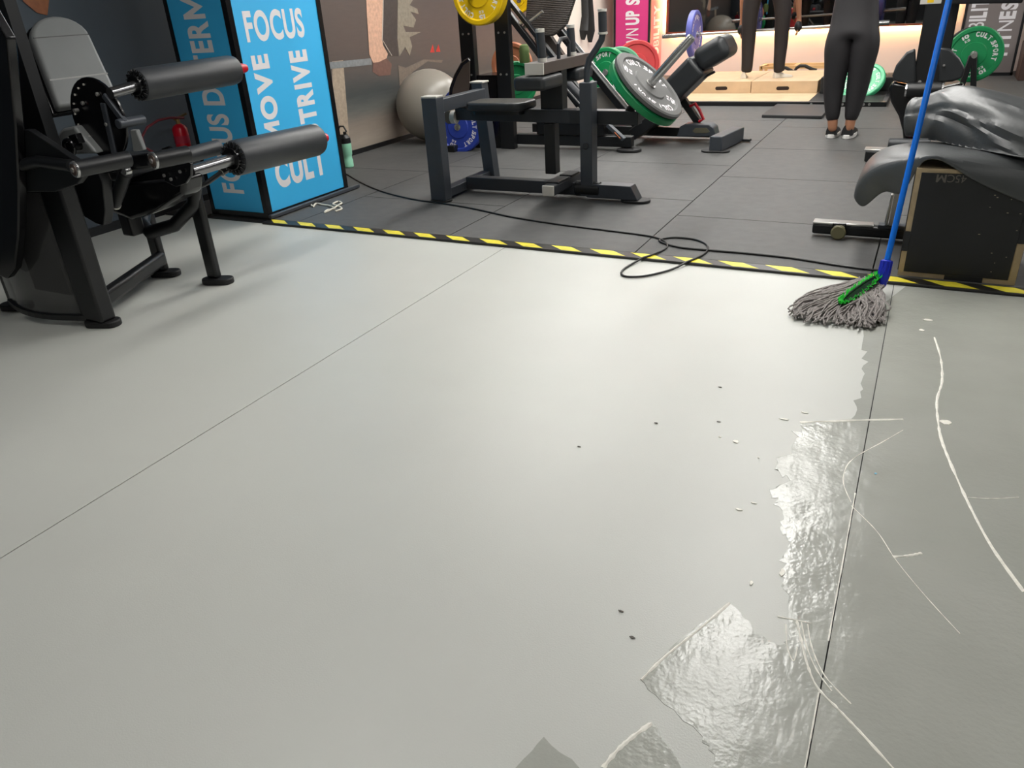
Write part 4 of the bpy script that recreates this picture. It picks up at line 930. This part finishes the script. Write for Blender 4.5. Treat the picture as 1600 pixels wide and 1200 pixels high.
# sheet: runs over the box top and hangs left as a free curling flap
F_ = [(1335, 312, 4.04), (1345, 290, 4.0), (1375, 271, 3.95), (1415, 256, 3.86), (1440, 247, 3.80), (1457, 243, 3.78), (1475, 246, 3.775), (1500, 263, 3.775), (1540, 287, 3.775), (1600, 310, 3.775), (1670, 338, 3.775)]
S_ = [(1348, 327, 4.0), (1362, 317, 3.98), (1388, 291, 3.94), (1410, 318, 3.87), (1438, 252, 3.80), (1456, 247, 3.782), (1475, 250, 3.78), (1500, 267, 3.78), (1540, 291, 3.78), (1600, 314, 3.78), (1670, 342, 3.78)]
rF = [atY(*p) for p in F_]; rS = [atY(*p) for p in S_]; top_z = bz1+.016
zz_ = [rF[0].z+.03, rF[1].z+.05, rF[2].z+.05, top_z, top_z+.02, top_z+.02, top_z+.02, top_z+.025, top_z+.03, top_z+.03, top_z+.03]
r1 = [V((p.x, p.y+.012, p.z+(z-p.z)*.75)) for p, z in zip(rF, zz_)]
r2 = [V((p.x, max(p.y+.06, 3.85 if i > 3 else 0), z+.006)) for i, (p, z) in enumerate(zip(rF, zz_))]
r3 = [V((p.x, p.y+.26, z+.014)) for p, z in zip(rF, zz_)]; r4 = [V((p.x, p.y+.40, z)) for p, z in zip(rF, zz_)]
sheet = grid_surface([rS, rF, r1, r2, r3, r4], LEA, 'leather_sheet', None, .012)
tag(sheet, 'thick black leather sheet draped over the plyometric box, curling at the left', 'leather sheet')
# bag
axp = smooth_path_([atY(*p) for p in ((1428, 192, 4.30), (1462, 188, 4.26), (1500, 191, 4.20), (1550, 212, 4.10), (1600, 242, 4.0), (1660, 274, 3.93), (1720, 302, 3.88))], 9)
rk = [(0, .110), (.03, .118), (.08, .112), (.16, .128), (.26, .145), (.40, .165), (.58, .188), (.8, .205), (1.0, .20), (1.05, .15)]
def lerp_r(t):
    for (a, ra), (b, rb) in zip(rk, rk[1:]):
        if t <= b: return ra+(rb-ra)*(t-a)/(b-a)
    return rk[-1][1]
bmb = MB(); nn = 84; npt = len(axp)
creases = [((.38, 1.15), (.95, .75), .008), ((.38, 1.15), (.95, 1.35), .008), ((.38, 1.15), (.62, 2.0), .005), ((.38, 1.1), (.20, .35), .006), ((.10, 2.6), (.30, 1.4), .006), ((.06, 1.2), (.22, 2.3), .006), ((.5, .4), (.95, .2), .004)]
def seg_d(p, a, b):
    dx, dy = b[0]-a[0], b[1]-a[1]; t = max(0, min(1, ((p[0]-a[0])*dx+(p[1]-a[1])*dy)/(dx*dx+dy*dy))); return math.hypot(p[0]-a[0]-dx*t, p[1]-a[1]-dy*t)
for i, p in enumerate(axp):
    t = i/(npt-1); tg = (axp[min(i+1, npt-1)]-axp[max(i-1, 0)]).normalized(); _, s_, u_ = frame(tg)
    for j in range(nn):
        a_ = 2*PI*j/nn; r_ = lerp_r(t)*(1+.03*math.sin(3*a_+t*9)+.02*math.sin(5*a_-t*17))
        # u_ is up, -s_ faces the viewer : angle measured from up towards the viewer
        ph = a_
        for c0_, c1_, amp in creases:
            dd_ = seg_d((t, ph), (c0_[0], c0_[1]), (c1_[0], c1_[1])); r_ += amp*math.exp(-(dd_/.045)**2) - amp*.6*math.exp(-((dd_-.14)/.09)**2)
        q_ = p+(u_*math.cos(a_)+s_*math.sin(a_))*r_
        if q_.z < .563: q_.z = .566+(q_.z-.563)*.09; q_.y -= .01
        bmb.v.append(q_)
for i in range(npt-1):
    for j in range(nn): a_ = i*nn+j; b_ = i*nn+(j+1) % nn; bmb.f.append((a_, a_+nn, b_+nn, b_))
# inner mouth of the open end and the closed far end
o_ = len(bmb.v)
for kk, (dt, sc2) in enumerate(((.004, .93), (.05, .80), (.06, .05))):
    tg = (axp[1]-axp[0]).normalized()
    for j in range(nn): q_ = bmb.v[j]; bmb.v.append(axp[0]+(q_-axp[0])*sc2+tg*dt)
for j in range(nn): j2 = (j+1) % nn; bmb.f.append((j, j2, o_+j2, o_+j)); bmb.f.append((o_+j, o_+j2, o_+nn+j2, o_+nn+j)); bmb.f.append((o_+nn+j, o_+nn+j2, o_+2*nn+j2, o_+2*nn+j))
bmb.f.append(tuple(o_+2*nn+j for j in range(nn))); k_ = (npt-1)*nn; bmb.f.append(tuple(k_+j for j in reversed(range(nn))))
bag = part('punch_bag', bmb, LEA, None, smooth=True)
tag(bag, 'slack black leather punch bag lying on the draped plyometric box', 'punch bag')

# ------------------------------------------------------------------ mop
mbp = V((-.045, 3.52, .10))
mtop_dir = (atY(1483, 0, 3.80)-mbp).normalized()
mop = thing('mop', 'wet string mop with bright blue handle propped upright at the mat edge', 'mop', (mbp.x, mbp.y, 0))
MBL = mat('mop_blue', (34, 120, 235), .25); MBD = mat('mop_socket_blue', (44, 60, 205), .35)
part('handle', MB().cyl(mbp+mtop_dir*.03, mbp+mtop_dir*1.4, .0125, 20), MBL, mop, smooth=True)
part('socket', MB().lathe(mbp-mtop_dir*.055, mtop_dir, [(0, .018), (.02, .022), (.05, .026), (.07, .025), (.09, .022), (.11, .024), (.115, .016)], 24), MBD, mop, smooth=True)
sk = MB()
for i in range(10):
    a_ = 2*PI*i/10; _, s_, u_ = frame(mtop_dir); rv = s_*math.cos(a_)+u_*math.sin(a_); sk.beam(mbp+mtop_dir*.0+rv*.024, mbp+mtop_dir*.055+rv*.023, .004, .006)
part('socket_ribs', sk, MBD, mop)
# strands
rr = random.Random(11); st_ = MB()
cx, cy = atZ(1306, 489, .02).x, atZ(1306, 489, .02).y
src = mbp+V((-.01, -.01, -.06))
for i in range(420):
    a_ = rr.uniform(0, 2*PI); u1 = .35+.65*rr.random()**.5
    cs, sn = math.cos(a_), math.sin(a_); ex_ = cx+math.copysign(abs(cs)**.75, cs)*.185*u1; ey_ = cy+math.copysign(abs(sn)**.75, sn)*.125*u1
    sx_ = src.x+rr.uniform(-.09, .012); sy_ = src.y+rr.uniform(-.05, .04)
    z0_ = rr.uniform(.012, .055)
    mx1 = V((sx_*.55+ex_*.45+rr.uniform(-.06, .02), sy_*.45+ey_*.55+rr.uniform(-.06, .06)-.01, z0_+.018))
    mx2 = V((sx_*.1+ex_*.9+rr.uniform(-.07, .05), sy_*.25+ey_*.75+rr.uniform(-.05, .06), z0_*.8+.008))
    P4_ = [V((sx_, sy_, rr.uniform(.035, .07))), mx1, mx2, V((ex_, ey_, .008+rr.uniform(0, .02)))]
    sm_ = []
    for k in range(9):
        t_ = k/8; b = [(1-t_)**3, 3*t_*(1-t_)**2, 3*t_*t_*(1-t_), t_**3]; q_ = sum((P4_[m_]*b[m_] for m_ in range(4)), V((0, 0, 0)))
        q_ += V((math.sin(t_*9+i)*.010, math.cos(t_*11+i*2)*.010, 0)); q_.z = max(q_.z, .0045); sm_.append(q_)
    st_.tube(sm_, .0036, 5)
part('mop_strands', st_, mat('mop_yarn', (146, 140, 137), .85, 0, .25, 60), mop, smooth=True)['kind'] = 'stuff'
# green scrubbing brush loop
s0 = mbp+V((-.012, -.005, -.012)); s1 = atZ(1312, 474, .055); 
cc = (s0+s1)/2; ux = (s1-s0)/2; vy = V((0, .035, .012))
lp = [cc+ux*math.cos(2*PI*i/28)+vy*math.sin(2*PI*i/28) for i in range(29)]
sg = part('scrub_loop', MB().tube(lp, .007, 8, False), mat('scrub_dark', (26, 52, 30), .5), mop, smooth=True)
part('loop_plate', MB().prism([cc+ux*.93*math.cos(2*PI*i/24)+vy*.9*math.sin(2*PI*i/24) for i in range(24)], (0, 0, .004)), MATS['scrub_dark'], sg)
bs = MB()
for i in range(260):
    a_ = 2*PI*i/260; p = cc+ux*math.cos(a_)+vy*math.sin(a_); dr_ = (vy.normalized()*math.sin(a_)*.9+V((0, 0, 1))*.7+V((rr.uniform(-.5, .5), rr.uniform(-.4, .4), rr.uniform(-.3, .3)))).normalized()
    bs.tube([p, p+dr_*.022], [.0022, .0014], 4)
part('bristles', bs, mat('bristle_green', (50, 225, 70), .5), sg)

# ------------------------------------------------------------------ cable on floor, string
cp = [(505, 248), (527, 262), (560, 283), (600, 300), (650, 312), (700, 319), (745, 327), (800, 339), (870, 350), (950, 360), (1010, 368), (1035, 375), (1042, 386), (1020, 398), (990, 408), (972, 420), (976, 428), (1005, 428), (1045, 419), (1085, 405), (1104, 393), (1104, 382), (1085, 374), (1052, 371), (1030, 376), (1060, 386), (1110, 391), (1170, 396), (1235, 403), (1300, 413), (1350, 420), (1392, 424)]
cps = smooth_path([atZ(x, y, .018) for x, y in cp])
n_ = len(cps)
for i, p in enumerate(cps):
    if p.y < YM-.03: p.z = .0065
    elif p.y < YM+.08: p.z = .020
    else: p.z = .0175
for _ in range(3):
    zs = [p.z for p in cps]
    for i in range(1, n_-1): cps[i].z = max(zs[i], (zs[i-1]+zs[i+1])/2)
tag(part('power_cable', MB().tube(cps, .0055, 8), mat('cable_black', (26, 26, 26), .45), smooth=True), 'thin black cable snaking over the mats and looping across the striped tape', 'cable')
tp = [(486, 319), (489, 323), (494, 318), (505, 320), (516, 322), (523, 326), (512, 328), (507, 332), (518, 327), (530, 320), (534, 317), (528, 315), (520, 319), (528, 322), (534, 326), (524, 330)]
tw = smooth_path([atZ(x, y, .018) for x, y in tp], 4)
tag(part('string', MB().tube(tw, .0065, 6), mat('string_white', (214, 208, 192), .8), smooth=True), 'tangled piece of white string on the mat at the blue pillar foot', 'string')

# ------------------------------------------------------------------ water and marks on the grey floor
WET = bpy.data.materials.new('wet_floor'); WET.use_nodes = True; nt = WET.node_tree; N = nt.nodes; L = nt.links; b_ = N['Principled BSDF']
tc = N.new('ShaderNodeTexCoord')
n1 = N.new('ShaderNodeTexNoise'); n1.inputs['Scale'].default_value = 3.5; n1.inputs['Detail'].default_value = 4; L.new(tc.outputs['Object'], n1.inputs['Vector'])
r1_ = N.new('ShaderNodeValToRGB'); r1_.color_ramp.elements[0].position = .35; r1_.color_ramp.elements[1].position = .65
r1_.color_ramp.elements[0].color = lin((166, 167, 159)); r1_.color_ramp.elements[1].color = lin((171, 172, 164)); L.new(n1.outputs['Fac'], r1_.inputs[0]); L.new(r1_.outputs[0], b_.inputs['Base Color'])
r2_ = N.new('ShaderNodeValToRGB'); r2_.color_ramp.elements[0].position = .4; r2_.color_ramp.elements[1].position = .62
r2_.color_ramp.elements[0].color = (.19,)*3+(1,); r2_.color_ramp.elements[1].color = (.25,)*3+(1,); L.new(n1.outputs['Fac'], r2_.inputs[0]); L.new(r2_.outputs[0], b_.inputs['Roughness'])
n2 = N.new('ShaderNodeTexNoise'); n2.inputs['Scale'].default_value = 95; n2.inputs['Detail'].default_value = 2; L.new(tc.outputs['Object'], n2.inputs['Vector'])
n3 = N.new('ShaderNodeTexNoise'); n3.inputs['Scale'].default_value = 12; n3.inputs['Detail'].default_value = 3; L.new(tc.outputs['Object'], n3.inputs['Vector'])
ma_ = N.new('ShaderNodeMath'); ma_.operation = 'MULTIPLY_ADD'; ma_.inputs[1].default_value = 5.0; L.new(n3.outputs[0], ma_.inputs[0]); L.new(n2.outputs[0], ma_.inputs[2])
bp_ = N.new('ShaderNodeBump'); b_.inputs['Specular IOR Level'].default_value = .36; bp_.inputs['Strength'].default_value = .55; bp_.inputs['Distance'].default_value = .0012; L.new(ma_.outputs[0], bp_.inputs['Height']); L.new(bp_.outputs[0], b_.inputs['Normal'])
def jag(pts, amp, seed, k=5):
    rr = random.Random(seed); out = []
    for (x0, y0), (x1, y1) in zip(pts, pts[1:]):
        for j in range(k): t = j/k; out.append((x0+(x1-x0)*t+rr.uniform(-amp, amp), y0+(y1-y0)*t+rr.uniform(-amp*.5, amp*.5)))
    out.append(pts[-1]); return out
edge = jag([(1388, 470), (1345, 520), (1352, 560), (1352, 590), (1340, 620), (1330, 655)], 6, 1)+[(1250, 660)] + jag([(1245, 672), (1238, 700), (1212, 730), (1228, 748), (1203, 765), (1212, 785), (1218, 815), (1228, 850), (1222, 890)], 9, 2, 6)+jag([(1222, 890), (1228, 930), (1232, 965)], 5, 3)
edge2 = jag([(1236, 1000), (1218, 1010), (1180, 990), (1150, 950)], 5, 4)+[(1140, 942)]+jag([(1135, 946), (1060, 1000), (1000, 1062)], 2, 5)+jag([(1000, 1062), (1040, 1100), (1090, 1145), (1115, 1180), (1110, 1230)], 4, 6)
poly = edge+edge2+[(1080, 1330)]
pw = [atZ(x, y, 0) for x, y in poly]
outer = [V((.3, .45, 0)), V((1.6, .45, 0)), V((2.6, 3.67, 0)), V((0.05, 3.67, 0))]
pw = pw+outer
def slab(pts, z0, th):
    from mathutils.geometry import tessellate_polygon
    P = [V((p.x, p.y, z0)) for p in pts]; k = len(P); tri = tessellate_polygon([P]); mb = MB()
    mb.add(P+[p+V((0, 0, th)) for p in P], [])
    for a, b, c in tri:
        nz_ = (P[b]-P[a]).cross(P[c]-P[a]).z
        if nz_ < 0: b, c = c, b
        mb.f.append((a+k, b+k, c+k)); mb.f.append((c, b, a))
    for i in range(k): mb.f.append((i, (i+1) % k, (i+1) % k+k, i+k))
    return mb
pw = [V((p.x, min(p.y, YM-.02), 0)) for p in pw]
def clip(P, x0, sgn):
    out = []
    for a, b in zip(P, P[1:]+P[:1]):
        ia, ib = (a.x-x0)*sgn >= 0, (b.x-x0)*sgn >= 0
        if ia: out.append(a)
        if ia != ib: t = (x0-a.x)/(b.x-a.x); out.append(a+(b-a)*t)
    return out
wf_ = slab(clip(pw, .0, -1), .0003, .0005); w2_ = slab(clip(pw, .0032, 1), .0003, .0005); wf_.add(w2_.v, w2_.f)
tag(part('water_film', wf_, WET), 'wide wet film of mop water over the grey floor on the right', 'water')
for lb, pl in (('small wet puddle at the bottom centre of the grey floor', [(1018, 1130), (1028, 1142), (1065, 1200), (1095, 1250), (950, 1250), (945, 1196), (985, 1155)]), ('faint wet puddle left of the others at the bottom edge', [(850, 1152), (905, 1200), (925, 1250), (770, 1250), (808, 1198)])):
    o = part('puddle', slab([atZ(x, y) for x, y in jag(pl+[pl[0]], 3, 9, 4)[:-1]], .0003, .0006), WET); tag(o, lb, 'puddle')
DRY = mat('foam_residue', (244, 241, 230), .5, 0, .1, 80)
def streak(pts, wd, label, group='soap streaks', seed=1, z=.0013, seam=False):
    P = smooth_path([atZ(x, y, z) for x, y in pts], 6); rr = random.Random(seed); mb = MB(); Lf, Rt = [], []
    if seam:
        for p in P: p.x = -.0005
    for i, p in enumerate(P):
        t = (P[min(i+1, len(P)-1)]-P[max(i-1, 0)]).normalized(); s = V((t.y, -t.x, 0)); w_ = wd*1.35*rr.uniform(.5, 1.25)
        Lf.append(p+s*w_); Rt.append(p-s*w_)
    n = len(P); mb.v = Lf+Rt+[p+V((0, 0, wd*.45)) for p in P]
    for i in range(n-1): mb.f += [(i, 2*n+i, 2*n+i+1, i+1), (n+i+1, 2*n+i+1, 2*n+i, n+i)]
    tag(part('soap_streak', mb, DRY, smooth=True), label, 'soap streak', group)
streak([(1250, 660), (1330, 657), (1411, 655)], .004, 'short straight white soap streak across the wet floor seam', seed=2)
streak([(1460, 527), (1470, 560), (1472, 595), (1464, 625), (1466, 660), (1472, 690), (1490, 735), (1515, 790), (1550, 855), (1600, 925)], .0030, 'long curved white soap streak down the right side', seed=3)
streak([(1411, 672), (1380, 690), (1340, 712), (1322, 730), (1318, 755), (1330, 785)], .0012, 'thin hooked soap streak meeting the floor seam', seed=4)
streak([(1330, 790), (1370, 830), (1400, 875), (1445, 930), (1500, 990)], .0008, 'faint diagonal soap streak right of the floor seam', seed=5)
streak([(1395, 870), (1420, 868), (1440, 864)], .0030, 'short wedge shaped soap streak beside the faint diagonal one', seed=6)
streak([(1512, 777), (1550, 779), (1592, 777)], .0014, 'short horizontal soap streak near the right edge', seed=7)
streak([(1245, 970), (1252, 1000), (1262, 1040), (1278, 1075), (1310, 1108), (1350, 1150), (1400, 1205)], .0022, 'long lowest curved soap streak running to the bottom edge', seed=8)
streak([(1262, 975), (1268, 1010), (1285, 1050), (1305, 1075), (1330, 1100)], .0013, 'curved soap streak beside the lowest long one', seed=9)
streak([(1252, 972), (1262, 1015), (1278, 1050), (1300, 1080)], .0012, 'inner curved soap streak of the lower bundle', seed=10)
streak([(1215, 963), (1240, 968), (1268, 974)], .0014, 'short soap streak capping the lower bundle', seed=11)
streak([(1228, 975), (1230, 1010), (1240, 1033), (1246, 1010)], .0011, 'small hooked soap streak left of the lower bundle', seed=12)
streak([(1140, 942), (1090, 985), (1040, 1025), (1002, 1062)], .0028, 'foam edge streak along the diamond shaped puddle', seed=13)
streak([(1018, 1130), (990, 1150), (965, 1172), (942, 1200)], .0035, 'foam edge streak along the bottom centre puddle', seed=14)
streak([(1335, 770), (1318, 850), (1304, 930), (1290, 1000)], .0012, 'thin soap line filling the floor seam, upper stretch', seed=15, seam=True)
streak([(1275, 1080), (1266, 1140), (1258, 1200)], .0014, 'thin soap line filling the floor seam, lower stretch', seed=16, seam=True)
def drop(x, y, rx, ry, label, m_=DRY, cat='soap drop', grp='soap drops'):
    p = atZ(x, y, .0013); rr = random.Random(int(x)); pts = [p+V((math.cos(2*PI*i/14)*rx*rr.uniform(.7, 1.2), math.sin(2*PI*i/14)*ry*rr.uniform(.7, 1.2), 0)) for i in range(14)]
    tag(part('soap_drop' if cat == 'soap drop' else 'debris_speck', MB().prism(pts, (0, 0, .0012)), m_), label, cat, grp)
for x, y, rx, ry, lb in ((1450, 500, .018, .010, 'small soap drop on the wet floor nearest the box'), (1440, 516, .011, .010, 'round soap drop just below the topmost one'), (1478, 660, .016, .016, 'white soap drop beside the long curved streak'), (1225, 655, .014, .005, 'flat soap drop left of the straight streak'), (1258, 645, .012, .003, 'thin soap drop above the straight streak'), (1125, 683, .004, .003, 'tiny soap drop in the middle of the dry floor'), (1150, 690, .009, .009, 'faint soap drop near the floor middle'), (1154, 796, .009, .004, 'flat soap drop left of the wet edge'), (1178, 786, .008, .003, 'small soap drop nearest the wet edge'), (1222, 895, .006, .014, 'soap drop at the tip of the wet edge'), (1174, 911, .004, .007, 'soap drop above the diamond puddle'), (1185, 715, .003, .003, 'tiny soap drop left of the glossy patch')):
    drop(x, y, rx, ry, lb)
DIRT = mat('dirt_speck', (96, 92, 86), .8)
for x, y, lb in ((1025, 661, 'dark dirt speck left of the other upper specks'), (1123, 659, 'dark dirt speck closest to the straight soap streak'), (988, 996, 'dark dirt speck beside the diamond puddle'), (1125, 605, 'pale brown dirt speck, highest on the floor'), (970, 955, 'tiny dirt speck above the diamond puddle'), (905, 698, 'faint dirt speck in the centre of the floor')):
    drop(x, y, .006, .003, lb, DIRT, 'dirt speck', 'dirt specks')
drop(1368, 740, .004, .004, 'tiny blue bead on the wet floor', mat('bead_blue', (110, 180, 210), .4), 'bead', None)
